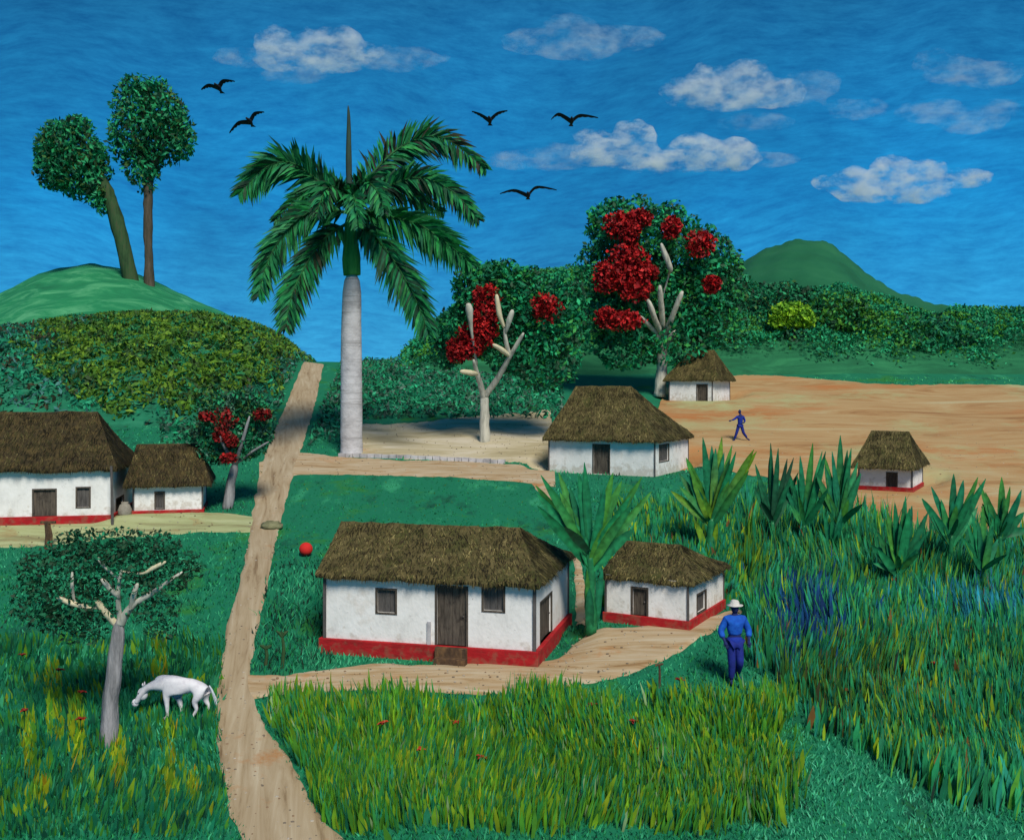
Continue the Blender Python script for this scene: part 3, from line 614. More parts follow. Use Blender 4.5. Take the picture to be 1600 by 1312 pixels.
# ------------------------------------------------------------------ royal palm
pb = unproj(549, 708); dP = pb.y
palm = empty('royal_palm', pb); tag(palm, 'tall royal palm with smooth pale grey trunk beside the footpath', 'palm tree')
limbs(palm, 'trunk', [[(549, 714, 38), (549, 690, 34), (549, 600, 34), (549, 520, 32), (550, 426, 27)]], dP, 'palm_trunk', seg=20, wob=0.05)
limbs(palm, 'crownshaft', [[(550, 430, 26), (549, 405, 29), (548, 375, 22), (547, 335, 14)]], dP, 'shaft', seg=14, wob=0.05)
limbs(palm, 'spear_leaf', [[(547, 340, 10), (545, 250, 10), (545, 190, 6), (544, 165, 2)]], dP, 'spear', seg=8, wob=0.1)
PAL_PALM = [(0.010, 0.15, 0.05), (0.014, 0.20, 0.065), (0.008, 0.10, 0.04), (0.012, 0.05, 0.024), (0.03, 0.25, 0.07)]
def frond(ctrl, wpx, dy, pal, seed, nl=75):
    """ctrl: photo points from the crown outwards; dy: depth of root/mid/tip off the trunk"""
    r = random.Random(seed); k = dP / F; mb = MB(); L = Vector(palm.location)
    pts = [at(p[0], p[1], dP + dy[min(i, len(dy) - 1)]) - L for i, p in enumerate(ctrl)]
    sp = smooth_path(pts, 12); n = len(sp)
    mb.tube(sp, [0.09 * (1 - 0.85 * i / (n - 1)) for i in range(n)], 6, c=(0.02, 0.11, 0.03))
    for i in range(nl):
        u = 0.06 + 0.94 * i / (nl - 1); f = u * (n - 1); a = int(min(f, n - 2))
        p = sp[a].lerp(sp[a + 1], f - a); t = (sp[a + 1] - sp[a]).normalized()
        prof = (math.sin(PI * min(1, u * 0.80 + 0.16)) ** 0.6) * wpx * k * 1.55
        for sgn in (-1, 1):
            for lay in range(2):
                view = Vector((r.uniform(-.35, .35), -1, r.uniform(-.35, .35))) if lay == 0 else Vector((r.uniform(-1, 1), -.6, r.uniform(-1, 1)))
                side = t.cross(view); side.normalize(); side *= sgn
                if side.z > 0.2: side.z *= 0.75
                ang = r.uniform(0.55, 0.85)
                d_ = (t * ang + side * (1.15 - ang * .5) + Vector((0, 0, -0.10 - 0.15 * u))).normalized()
                ln = prof * r.uniform(0.75, 1.15) * (1.0 if lay == 0 else 0.9)
                w = r.uniform(0.06, 0.10)
                nn = d_.cross(view).normalized() * w
                q1 = p + d_ * ln * 0.5 + Vector((0, 0, 0.03)); q2 = p + d_ * ln + Vector((0, 0, -0.14 * ln))
                c = pal[r.randrange(len(pal))]; c = tuple(v * r.uniform(0.8, 1.2) for v in c)
                mb.add([p - nn * .5, p + nn * .5, q1 + nn, q1 - nn, q2], [(0, 1, 2, 3), (3, 2, 4)], c)
    mb.build('frond', M['leaf'], palm, tint=True)
frond([(545, 318), (500, 285), (455, 255), (415, 262), (374, 302)], 34, (0, -0.3, -0.9, -1.2, -1.4), PAL_PALM + [(0.02, 0.20, 0.05)], 1)
frond([(543, 332), (490, 330), (450, 360), (420, 405), (404, 462)], 30, (0, -0.6, -1.2, -1.6, -1.9), PAL_PALM, 2)
frond([(541, 350), (505, 375), (475, 420), (455, 465), (446, 512)], 30, (0, -1.0, -1.8, -2.3, -2.6), PAL_PALM + [(0.02, 0.03, 0.012)], 3)
frond([(552, 312), (590, 262), (635, 225), (690, 215), (757, 262)], 32, (0, 0.2, 0.5, 0.7, 0.8), PAL_PALM + [(0.03, 0.035, 0.02)], 4)
frond([(556, 318), (610, 290), (655, 278), (705, 298), (747, 342)], 28, (0, -0.3, -0.6, -0.8, -0.9), PAL_PALM + [(0.012, 0.03, 0.018)], 5)
frond([(556, 330), (605, 338), (655, 352), (695, 378), (736, 412)], 34, (0, -0.7, -1.3, -1.7, -2.0), [(0.010, 0.15, 0.04), (0.012, 0.19, 0.045), (0.008, 0.11, 0.035)], 6)
frond([(556, 348), (590, 375), (620, 415), (648, 465), (670, 520)], 32, (0, -1.1, -2.0, -2.5, -2.8), PAL_PALM, 7)
frond([(550, 322), (556, 300), (590, 292), (640, 305), (690, 330)], 26, (0, 1.2, 2.2, 2.8, 3.1), PAL_PALM, 8, 55)
frond([(546, 322), (538, 300), (505, 290), (470, 305), (430, 345)], 26, (0, 1.2, 2.2, 2.8, 3.1), PAL_PALM, 9, 55)

frond([(549, 325), (556, 300), (572, 285), (590, 300), (600, 330)], 22, (-0.3, -1.2, -2.2, -3.0, -3.4), PAL_PALM + [(0.012, 0.04, 0.02)], 10, 45)
frond([(546, 325), (536, 305), (520, 292), (505, 305), (495, 335)], 22, (-0.3, -1.2, -2.2, -3.0, -3.4), PAL_PALM + [(0.012, 0.04, 0.02)], 11, 45)
frond([(548, 330), (548, 312), (552, 305), (556, 322), (560, 352)], 20, (-0.3, -1.3, -2.4, -3.3, -3.8), PAL_PALM, 12, 45)
# ------------------------------------------------------------------ houses
def local_of(h, x, y):
    dx, dy = x - h['cx'], y - h['cy']
    return dx * h['c'] - dy * h['s'], dx * h['s'] + dy * h['c']
def wall_point(h, px, row, side='front'):
    """local coordinate along a wall, and height, of the wall point seen at a photo pixel"""
    k = (px - 800) / F; C = h['C']; s, c = h['s'], h['c']
    if side == 'front':
        Lx, Ly = C.x - h['W'] * c, C.y + h['W'] * s
        t = (k * Ly - Lx) / (c + k * s); y = Ly - t * s; u = t - h['W'] / 2
    else:
        t = (k * C.y - C.x) / (s - k * c); y = C.y + t * c; u = t - h['D'] / 2
    return u, CZ + (HR - row) / F * y - h['z']
def panel_wall(mb, a, b, z0, z1, openings, O, U, N, depth=0.14):
    """a wall face from a to b along U, outward normal N, with real openings and reveals"""
    us = sorted(set([a, b] + [v for o in openings for v in (o[0], o[1])])); zs = sorted(set([z0, z1] + [v for o in openings for v in (o[2], o[3])]))
    P = lambda u, z, d=0.0: tuple(O + U * u + Vector((0, 0, z)) - N * d)
    for i in range(len(us) - 1):
        for j in range(len(zs) - 1):
            um, zm = (us[i] + us[i + 1]) / 2, (zs[j] + zs[j + 1]) / 2
            if any(o[0] < um < o[1] and o[2] < zm < o[3] for o in openings): continue
            mb.add([P(us[i], zs[j]), P(us[i + 1], zs[j]), P(us[i + 1], zs[j + 1]), P(us[i], zs[j + 1])], [(0, 1, 2, 3)])
    for o in openings:
        c = [(o[0], o[2]), (o[1], o[2]), (o[1], o[3]), (o[0], o[3])]
        for i in range(4):
            p, q = c[i], c[(i + 1) % 4]
            mb.add([P(*p), P(*p, depth), P(*q, depth), P(*q)], [(0, 1, 2, 3)])
def board(name, root, rect, O, U, N, mat, planks=3, depth=0.08, handle=False):
    u0, u1, z0, z1 = rect; mb = MB()
    n = planks
    for i in range(n):
        a = u0 + (u1 - u0) * i / n + 0.004; b = u0 + (u1 - u0) * (i + 1) / n - 0.004; dd = depth - 0.01 * (i % 2)
        P = lambda u, z, d: tuple(O + U * u + Vector((0, 0, z)) - N * d)
        v = [P(a, z0 + .003, dd), P(b, z0 + .003, dd), P(b, z1 - .003, dd), P(a, z1 - .003, dd), P(a, z0 + .003, dd + 0.05), P(b, z0 + .003, dd + .05), P(b, z1 - .003, dd + .05), P(a, z1 - .003, dd + .05)]
        mb.add(v, [(0, 1, 2, 3), (5, 4, 7, 6), (0, 4, 5, 1), (1, 5, 6, 2), (2, 6, 7, 3), (3, 7, 4, 0)])
    o = mb.build(name, mat, root)
    fr = MB(); w = 0.045
    for (a, b, c, d_) in [(u0 - w, u0 + .01, z0, z1 + w), (u1 - .01, u1 + w, z0, z1 + w), (u0 + .01, u1 - .01, z1 - .01, z1 + w)] + ([(u0 - w, u1 + w, z0 - w, z0)] if name == 'window' else []):
        pts = [O + U * uu + Vector((0, 0, zz)) + N * nn for nn in (0.014, -0.03) for uu, zz in ((a, c), (b, c), (b, d_), (a, d_))]
        fr.add(pts, [(0, 1, 2, 3), (5, 4, 7, 6), (0, 4, 5, 1), (1, 5, 6, 2), (2, 6, 7, 3), (3, 7, 4, 0)])
    fr.build('frame', M['wood'], o)
    if handle:
        hb = MB(); p = O + U * (u1 - 0.10) + Vector((0, 0, z0 + (z1 - z0) * 0.5)) - N * (depth - 0.03)
        hb.ball(p, (0.025, 0.025, 0.025), 8, 6); hb.build('handle', M['post'], o)
    return o
def roof_mesh(h, root, seed):
    """hipped thatch: four sagging bumpy faces, thick ragged eave, loose straw"""
    W, D, C = h['W'], h['D'], h['C']; ovx, ovf = h['ov']
    dmid = h['cy']; ze = h['ze']
    row, x1, x2 = h['ridge']
    zr = CZ + (HR - row) / F * dmid - h['z']
    def rx(px):
        k = (px - 800) / F; s, c = h['s'], h['c']     # local x on the ridge line (local y = 0)
        return (k * h['cy'] - h['cx']) / (c + k * s)
    a, b = rx(x1), rx(x2)
    e = [Vector((-W / 2 - ovx, -D / 2 - ovf, ze)), Vector((W / 2 + ovx, -D / 2 - ovf, ze)), Vector((W / 2 + ovx, D / 2 + ovf, ze)), Vector((-W / 2 - ovx, D / 2 + ovf, ze))]
    R0, R1 = Vector((a, 0, zr)), Vector((b, 0, zr))
    quads = [(e[0], e[1], R1, R0), (e[1], e[2], R1, R1), (e[2], e[3], R0, R1), (e[3], e[0], R0, R0)]
    size = (W + D) / 2; sc_ = max(.45, min(1, size / 5)); mb = MB(); straw = MB(); r = random.Random(seed)
    def f(A, B, Cc, Dd, u, v):
        lo = A.lerp(B, u); hi = Dd.lerp(Cc, u); p = lo.lerp(hi, v)
        q = p + Vector((seed, 0, 0))
        am = 0.05 * min(1, size / 5) * (1 - 0.3 * v)
        bmp = mnoise.noise(q * 2.2) * am + mnoise.noise(q * 6.0) * am * 0.6
        sag = -0.08 * math.sin(PI * v) * min(1, size / 4)
        edge = min(1, v * 8)
        return p + Vector((0, 0, bmp * 1.0 + sag + (1 - edge) * (-0.05 + 0.05 * mnoise.noise(q * 4.5))))
    for (A, B, Cc, Dd) in quads:
        nu = max(8, int((B - A).length / 0.16)); nv = 14
        vs_ = [f(A, B, Cc, Dd, i / nu, j / nv) for j in range(nv + 1) for i in range(nu + 1)]
        fs = [(j * (nu + 1) + i, j * (nu + 1) + i + 1, (j + 1) * (nu + 1) + i + 1, (j + 1) * (nu + 1) + i) for j in range(nv) for i in range(nu)]
        # thickness at the eave
        k0 = len(vs_)
        for i in range(nu + 1):
            p = vs_[i]; inn = (e[0] + e[2]) / 2; d_ = Vector((inn.x - p.x, inn.y - p.y, 0)).normalized()
            vs_.append(p + d_ * 0.03 + Vector((0, 0, (-0.12 - 0.03 * mnoise.noise(p * 5)) * sc_)))
        fs += [(i + 1, i, k0 + i, k0 + i + 1) for i in range(nu)]
        mb.add(vs_, fs)
        slope = (Dd.lerp(Cc, 0.5) - A.lerp(B, 0.5)).normalized(); nrm = (B - A).cross(slope).normalized()
        if nrm.z < 0: nrm = -nrm
        along = (B - A).normalized()
        area = (B - A).length * (Dd.lerp(Cc, .5) - A.lerp(B, .5)).length
        for _ in range(int(min(2600, 130 * area))):
            u, v = r.random(), r.random() ** 1.15
            if (Cc - Dd).length < 0.01 and abs(u - .5) > 0.5 * (1 - v) + 0.05 and False: continue
            p = f(A, B, Cc, Dd, u, v) + nrm * 0.012
            ln = r.uniform(0.10, 0.26); w = r.uniform(0.008, 0.022)
            d_ = (-slope + along * r.uniform(-.35, .35) + nrm * r.uniform(0.0, 0.10)).normalized()
            pn = mnoise.noise(p * 1.6 + Vector((seed, 3, 0))) + 0.5 * mnoise.noise(p * 4.1); c = r.choice([(0.038, 0.030, 0.010), (0.06, 0.058, 0.02), (0.11, 0.088, 0.03), (0.16, 0.13, 0.05) if pn > 0 else (0.03, 0.024, 0.008), (0.03, 0.022, 0.010), (0.06, 0.058, 0.016)]); c = tuple(v_ * (1 + 0.9 * max(-.6, min(.8, pn))) for v_ in c)
            straw.add([p - along * w, p + along * w, p + d_ * ln + along * w * .4, p + d_ * ln - along * w * .4], [(0, 1, 2, 3)], c)
        for i in range(int((B - A).length * 45)):      # fringe
            u = r.random(); p = f(A, B, Cc, Dd, u, 0) + Vector((0, 0, -0.03)); w = r.uniform(0.008, 0.02); ln = r.uniform(0.08, 0.2) * sc_
            out = -slope; d_ = Vector((out.x * .35 + along.x * r.uniform(-.2, .2), out.y * .35 + along.y * r.uniform(-.2, .2), -1)).normalized()
            c = r.choice([(0.05, 0.04, 0.016), (0.10, 0.08, 0.03), (0.03, 0.024, 0.012)])
            straw.add([p - along * w, p + along * w, p + d_ * ln], [(0, 1, 2)], c)
    mb.box(e[0].x + .06, e[1].x - .06, e[0].y + .06, e[2].y - .06, ze - 0.10, ze - 0.06)
    dkr = h.get('dark', 1.0)
    if dkr < 1: straw.c = [tuple(v_ * dkr for v_ in c_) for c_ in straw.c]
    ro = mb.build('roof', M['thatch_dark' if dkr < 1 else 'thatch'], root, smooth=True)
    straw.build('straw', M['straw'], ro, tint=True)
def house(key, label, front, side=(), post=False, cat='house', seed=0):
    h = HS[key]; W, D = h['W'], h['D']
    root = empty('thatched_house', (h['cx'], h['cy'], h['z']), -h['th']); tag(root, label, cat)
    C = h['C']
    h['ze'] = CZ + (HR - h['eave']) / F * C.y - h['z']
    zp = (CZ + (HR - h['plinth']) / F * C.y - h['z']) if h['plinth'] else 0.0
    mb = MB()
    fO, fU, fN = Vector((0, -D / 2, 0)), Vector((1, 0, 0)), Vector((0, -1, 0))
    sO, sU, sN = Vector((W / 2, 0, 0)), Vector((0, 1, 0)), Vector((1, 0, 0))
    def rects(specs, sd_):
        out = []
        for kd, x0, x1, r0, r1 in specs:
            rm = (r0 + r1) / 2; xm = (x0 + x1) / 2
            u0, _ = wall_point(h, x0, rm, sd_); u1, _ = wall_point(h, x1, rm, sd_)
            _, zt = wall_point(h, xm, r0, sd_); _, zb = wall_point(h, xm, r1, sd_)
            zt = min(zt, h['ze'] - 0.03)
            if kd == 'door': zb = max(zp * 0.0 + (zp if sd_ == 'right' else min(zb, zp)), 0.02)
            out.append((kd, (u0, u1, max(zb, 0.02), zt)))
        return out
    fr_, sr_ = rects(front, 'front'), rects(side, 'right')
    zb0 = -0.3
    wz = zp if zp else zb0
    # openings cut only above the plinth line
    fo = [(r_[0], r_[1], max(r_[2], wz), r_[3]) for _, r_ in fr_]; so_ = [(r_[0], r_[1], max(r_[2], wz), r_[3]) for _, r_ in sr_]
    panel_wall(mb, -W / 2, W / 2, wz, h['ze'], fo, fO, fU, fN)
    panel_wall(mb, -D / 2, D / 2, wz, h['ze'], so_, sO, sU, sN)
    panel_wall(mb, -W / 2, W / 2, wz, h['ze'], [], Vector((0, D / 2, 0)), Vector((-1, 0, 0)), Vector((0, 1, 0)))
    panel_wall(mb, -D / 2, D / 2, wz, h['ze'], [], Vector((-W / 2, 0, 0)), Vector((0, -1, 0)), Vector((-1, 0, 0)))
    mb.build('wall', M['white'], root)
    if h['plinth']:
        pb_ = MB(); o_ = 0.10 if key == 'main' else 0.06
        pb_.box(-W / 2 - o_ * 1.6, W / 2 + o_ * 1.2, -D / 2 - o_, D / 2 + o_, -0.3, zp)
        pl = pb_.build('plinth', M['red'], root)
        bv = pl.modifiers.new('bevel', 'BEVEL'); bv.width = 0.02; bv.segments = 2
    for (kd, r_), (O, U, N) in [(q, (fO, fU, fN)) for q in fr_] + [(q, (sO, sU, sN)) for q in sr_]:
        rr = (r_[0], r_[1], max(r_[2], wz), r_[3])
        board(kd, root, rr, O, U, N, M['wood'] if kd == 'door' else M['shutter'], planks=4 if kd == 'door' else 3, handle=(kd == 'door' and key in ('main', 'small', 'middle')))
    for cx_, cy_ in ((W / 2 + .004, -D / 2 - .004), (-W / 2 - .004, -D / 2 - .004), (W / 2 + .004, D / 2 + .004)):
        cb = MB(); w = 0.028 if key != 'main' else 0.04
        cb.box(cx_ - w, cx_ + w, cy_ - w, cy_ + w, wz + 0.003, h['ze'] - 0.02); cb.build('corner_post', M['post'], root)
    bm_ = MB(); bm_.box(-W / 2 - .03, W / 2 + .03, -D / 2 - .035, -D / 2 + .02, h['ze'] - .13, h['ze'] - .03); bm_.build('wall_plate', M['post'], root)
    roof_mesh(h, root, seed)
    return root, h, zp
r0, h, zp = house('main', 'large thatched house with wide red plinth, two front windows and tall brown door',
              [('window', 589, 618, 921, 957), ('door', 682, 729, 917, 1045), ('window', 755, 787, 916, 954)], [('door', 844, 862, 934, 1006)], seed=3)
# steps at the main door, pale stain board and orange edge
u0, _ = wall_point(h, 684, 1030); u1, _ = wall_point(h, 732, 1030)
mb = MB(); yf = -h['D'] / 2 - 0.10
mb.box(u0, u1, yf - 0.16, yf - 0.002, -0.2, zp * 0.98); mb.box(u0 + 0.05, u1 + 0.05, yf - 0.42, yf - 0.163, -0.2, zp * 0.45)
st = mb.build('step', M['step'], r0)
u2, z2 = wall_point(h, 668, 1000); mb = MB(); mb.box(u2, u2 + 0.10, -h['D'] / 2 - 0.05, -h['D'] / 2 - 0.002, zp + 0.003, zp + 0.62); mb.build('door_jamb', M['kerb'], r0)
mb = MB(); mb.box(h['W'] / 2 - 0.01, h['W'] / 2 + 0.03, h['D'] / 2 + 0.05, h['D'] / 2 + 0.10, zp + .004, h['ze'] - 0.15); mb.build('corner_post', M['orange'], r0)
house('small', 'small thatched house with red plinth to the right of the large one',
      [('door', 988, 1011, 919, 975)], [('window', 1089, 1103, 926, 954)], seed=4)
house('middle', 'white thatched house without red plinth behind the tall banana plant, below the flame trees',
      [('door', 927, 952, 695, 738)], [('window', 1030, 1045, 695, 720)], seed=5)
house('far', 'tiny farthest thatched hut with a small dark door beside the largest flame tree', [('door', 1089, 1105, 601, 625)], seed=6)
house('right', 'little thatched hut with red plinth alone in the bare field at the right', [('door', 1386, 1401, 739, 764)], seed=7)
rL, h, zp = house('left', 'long dark thatched house with brown door and small window, cut by the left edge',
      [('door', 52, 87, 765, 806), ('window', 120, 140, 762, 792)], [('door', 181, 193, 777, 802)], seed=8)
house('annex', 'low thatched annex hut with one small window between the long left house and a tree', [('window', 243, 256, 769, 794)], seed=9)
# veranda post at the corner of the long left house
mb = MB(); P = unproj(176, 826); top = at(174, 728, P.y)
mb.tube([P - Vector((0, 0, .1)) - P, (top - P) * 0.5, top - P], [0.055, 0.05, 0.045], 8, wob=0.3)
o = mb.build('post', M['post']); o.location = P; tag(o, 'thin grey post at the front corner of the long left house', 'post')
# water jar near it, brown post in the yard, stick, stone, ball
P = unproj(187, 808) + Vector((0.3, -0.25, 0)); mb = MB()
prof = [(0.0, 0), (0.17, 0), (0.26, .18), (0.27, .34), (0.19, .52), (0.12, .58), (0.15, .64)]
mb.tube([(0, 0, z + i * 1e-4) for i, (_, z) in enumerate(prof)], [max(a, 0.01) for a, _ in prof], 16)
o = mb.build('water_jar', M['clay'], smooth=True); o.location = P; tag(o, 'grey clay jar standing between the long left house and its annex', 'jar')
P = unproj(75, 856); mb = MB(); mb.tube([(0, 0, -.1), (0.02, 0, .45), (-0.01, 0, .92)], [0.14, 0.12, 0.10], 9, wob=0.5)
mb.box(-0.26, 0.27, -0.06, 0.06, .88, .97)
o = mb.build('post', M['step']); o.location = P; tag(o, 'short brown wooden post in the pale yard before the long left house', 'post')
P = unproj(1030, 1074); mb = MB(); mb.tube([(0, 0, -.1), (0.01, 0, .3), (0, 0, .58)], [0.035, 0.03, 0.025], 7, wob=0.4); mb.tube([(-0.10, 0, .56), (0.10, 0, .60)], [0.03, 0.03], 6)
o = mb.build('stake', M['step']); o.location = P; tag(o, 'thin brown stake with a crosspiece at the lower edge of the earth yard', 'stake')
P = unproj(424, 826); mb = MB(); mb.ball((0, 0, 0.10), (0.42, 0.40, 0.20), 16, 10, bump=0.35)
o = mb.build('stone', M['stone'], smooth=True); o.location = P; tag(o, 'flat mossy stone on the footpath where the left yard meets it', 'stone')
P = unproj(478, 869); mb = MB(); mb.ball((0, 0, 0.25), (0.235, 0.235, 0.235), 28, 18)
o = mb.build('ball', M['ball'], smooth=True); o.location = P; tag(o, 'bright red ball on the grass between footpath and large house', 'ball')
# gnarled dark stalks in the plot left of the large house
for (px, row, hgt, lab) in [(441, 1043, 0.95, 'dark dead stalk with forked top in the plot left of the large house'), (415, 1038, 0.5, 'shorter dark stalk at the corner of the plot by the footpath')]:
    P = unproj(px, row); mb = MB()
    mb.tube([(0, 0, -.05), (0.03, 0, hgt * .5), (0.0, 0, hgt)], [0.05, 0.04, 0.03], 7, wob=0.6)
    for sx in (-1, 1): mb.tube([(0, 0, hgt * .85), (sx * .08, 0, hgt * .97), (sx * .16, 0, hgt * 1.03)], [0.035, 0.05, 0.015], 6, wob=0.6)
    o = mb.build('dead_stalk', M['bark_moss']); o.location = P; tag(o, lab, 'plant')

# ------------------------------------------------------------------ banana plants
def strap(mb, A, B, w, pal, r, bend=0.12, n=9):
    """a long leaf from A to B with a folded midrib"""
    A, B = Vector(A), Vector(B); L = (B - A).length; d = (B - A) / L
    view = Vector((r.uniform(-.3, .3), -1, r.uniform(-.2, .3))); s = d.cross(view).normalized()
    up = s.cross(d).normalized()
    sag = Vector((d.x * .6, d.y, 0)) * bend * L + Vector((0, 0, -bend * L * 0.6 * (1 - abs(d.z))))
    vs_ = []; cs = []
    base = Vector(pal[r.randrange(len(pal))]); alt = Vector(pal[r.randrange(len(pal))])
    for i in range(n + 1):
        t = i / n; p = A.lerp(B, t) + sag * (t * t - t) * -1 * 0 + Vector((0, 0, 1)) * L * bend * math.sin(PI * t) * 0.5 * (1 - abs(d.z))
        wd = w * (math.sin(PI * (0.12 + 0.86 * t)) ** 0.7) * (0.9 + 0.2 * r.random())
        if i == n: wd = 0.01
        vs_ += [p - s * wd + up * wd * .35, p, p + s * wd + up * wd * .35]
        c = base.lerp(alt, t); cs += [c * 0.85, c * 1.25, c * 1.0]
    k = len(mb.v); mb.v += [tuple(v) for v in vs_]; mb.c += [tuple(c) for c in cs]
    for i in range(n):
        a = k + i * 3; mb.f += [(a, a + 1, a + 4, a + 3), (a + 1, a + 2, a + 5, a + 4)]
PAL_BAN = [(0.010, 0.17, 0.06), (0.014, 0.22, 0.075), (0.008, 0.12, 0.045), (0.05, 0.22, 0.03), (0.008, 0.15, 0.07)]
def banana(base, top, tips, label, wpx=12, pal=PAL_BAN, seed=0, name='banana_plant', stem=10):
    rs = random.Random(seed + 50); wpx = wpx * .60; tips = list(tips)
    for (a_, b_) in list(tips): tips.append((a_ + rs.uniform(-16, 16), b_ + rs.uniform(2, 30)))
    tips += [(top[0] + rs.uniform(-34, 34), top[1] - rs.uniform(5, 40)) for _ in range(4)]
    top = (top[0], top[1] + 14)
    P = unproj(*base); d = P.y; r = random.Random(seed); k = d / F
    root = empty(name, P); tag(root, label, 'plant', None)
    mb = MB(); a = at(top[0], top[1] + 6, d) - P
    mb.tube(smooth_path([(0, 0, -.1), a * .5 + Vector((0.02, 0, 0)), a], 4), [stem * k * .62 * (1 - 0.06 * i) for i in range(9)][:9], 9, c=(0.014, 0.17, 0.06), wob=0.35)
    mb.build('stem', M['banana'], root, smooth=True, tint=True)
    for i, tp in enumerate(tips):
        dy = (tp[2] if len(tp) > 2 else r.uniform(-0.5, 0.35)) * abs(tp[0] - top[0] + 25) * k
        lf = MB(); B = at(tp[0], tp[1], d + dy) - P
        strap(lf, a + Vector((0, r.uniform(-.05, .05), r.uniform(-.55, 0) * min(1, a.z / 2))), B, wpx * k * r.uniform(.8, 1.15), pal, r)
        lf.build('leaf', M['banana'], root, smooth=True, tint=True)
    for i in range(6):      # upright basal leaves round the stem
        lf = MB(); an = r.uniform(0, PI * 2); q0_ = Vector((math.cos(an) * .12, math.sin(an) * .12, 0))
        B = Vector((math.cos(an) * r.uniform(.25, .6), math.sin(an) * .45, a.z * r.uniform(.55, .95)))
        strap(lf, q0_, B, wpx * k * r.uniform(.55, .9), pal, r); lf.build('leaf', M['banana'], root, smooth=True, tint=True)
    for i in range(3):      # leaves pointing away and towards the viewer
        lf = MB(); an = r.uniform(0, PI * 2); B = a + Vector((math.cos(an) * .5, math.copysign(0.8, (-1) ** i), r.uniform(.5, .9))) * (abs(tips[0][1] - top[1]) * k * .75)
        strap(lf, a, B, wpx * k * .9, pal, r); lf.build('leaf', M['banana'], root, smooth=True, tint=True)
    return root
banana((922, 985), (922, 845), [(845, 742), (873, 738), (913, 722), (958, 738), (1003, 745), (838, 770), (985, 775), (868, 800), (975, 800), (890, 760), (945, 760)],
       'tall banana plant with broad leaves between the large and the small house with red plinths', 13, seed=1, stem=17)
banana((1108, 860), (1112, 790), [(1060, 738), (1072, 715), (1098, 683), (1118, 700), (1128, 682), (1150, 705), (1178, 702), (1170, 735), (1062, 760)],
       'leafy banana plant with a yellowish leaf in front of the white house corner', 11, PAL_BAN + [(0.13, 0.26, 0.015)], seed=2, stem=16)
banana((1208, 870), (1207, 795), [(1180, 725), (1204, 692), (1216, 700), (1240, 715), (1178, 760), (1236, 745)], 'dark narrow banana plant below the running figure', 8, [(0.008, 0.09, 0.035), (0.01, 0.13, 0.05), (0.012, 0.05, 0.025)], seed=3)
banana((1258, 868), (1256, 800), [(1232, 735), (1250, 712), (1270, 692), (1290, 705), (1238, 760), (1282, 740)], 'green banana plant second to the right of the running figure', 8, seed=4)
banana((1310, 872), (1311, 800), [(1288, 712), (1300, 705), (1313, 680), (1330, 700), (1278, 745), (1340, 722), (1325, 745)], 'banana plant with upright leaves just left of the lone field hut', 9, seed=5)
banana((1404, 930), (1404, 870), [(1370, 830), (1385, 795), (1398, 785), (1415, 775), (1425, 790), (1360, 850), (1450, 800), (1446, 835)], 'bushy banana plant in front of the lone field hut', 10, seed=6)
banana((1484, 905), (1486, 815), [(1455, 760), (1470, 780), (1490, 740), (1505, 750), (1528, 745), (1450, 800), (1524, 780)], 'banana plant just right of the lone field hut with arching leaves', 10, seed=7)
banana((1562, 905), (1562, 815), [(1540, 770), (1565, 745), (1578, 760), (1596, 765), (1600, 800), (1530, 755), (1545, 800)], 'rightmost banana plant at the edge of the field', 10, seed=8)
banana((1300, 880), (1300, 846), [(1288, 800), (1300, 792), (1316, 805)], 'low green shoot among the reeds below the lone field hut', 7, seed=9, name='banana_shoot')
banana((1535, 930), (1535, 870), [(1518, 800), (1536, 790), (1552, 810), (1508, 845)], 'low shoot growing between the two rightmost banana plants', 8, seed=10, name='banana_shoot')

# ------------------------------------------------------------------ grass
def in_poly(px, py, poly):
    ins = np.zeros(len(px), bool); n = len(poly)
    step = max(1, n // 90); poly = poly[::step]; n = len(poly)
    j = n - 1
    for i in range(n):
        xi, yi = poly[i]; xj, yj = poly[j]
        c = ((yi > py) != (yj > py)) & (px < (xj - xi) * (py - yi) / (yj - yi + 1e-12) + xi)
        ins ^= c; j = i
    return ins
def free_ground(x, y):
    ok = np.ones(len(x), bool); rj = np.random.default_rng(5)
    jx, jy = x + rj.normal(0, .07, len(x)), y + rj.normal(0, .09, len(x))
    for p in POLYS: ok &= ~in_poly(jx, jy, p)
    for cx, cy, hx, hy, th, pz in PADS:
        dx = x - cx; dy = y - cy; c, s = math.cos(th), math.sin(th)
        ok &= ~((np.abs(dx * c + dy * s) < hx - .1) & (np.abs(-dx * s + dy * c) < hy - .1))
    return ok
def vnoise(x, y, s, k=0.0):
    return 0.5 + 0.25 * (np.sin(x * s + k + 1.7 * np.sin(y * s * .7 + k)) + np.sin(y * s * 1.3 - k + 1.1 * np.sin(x * s * .9)))
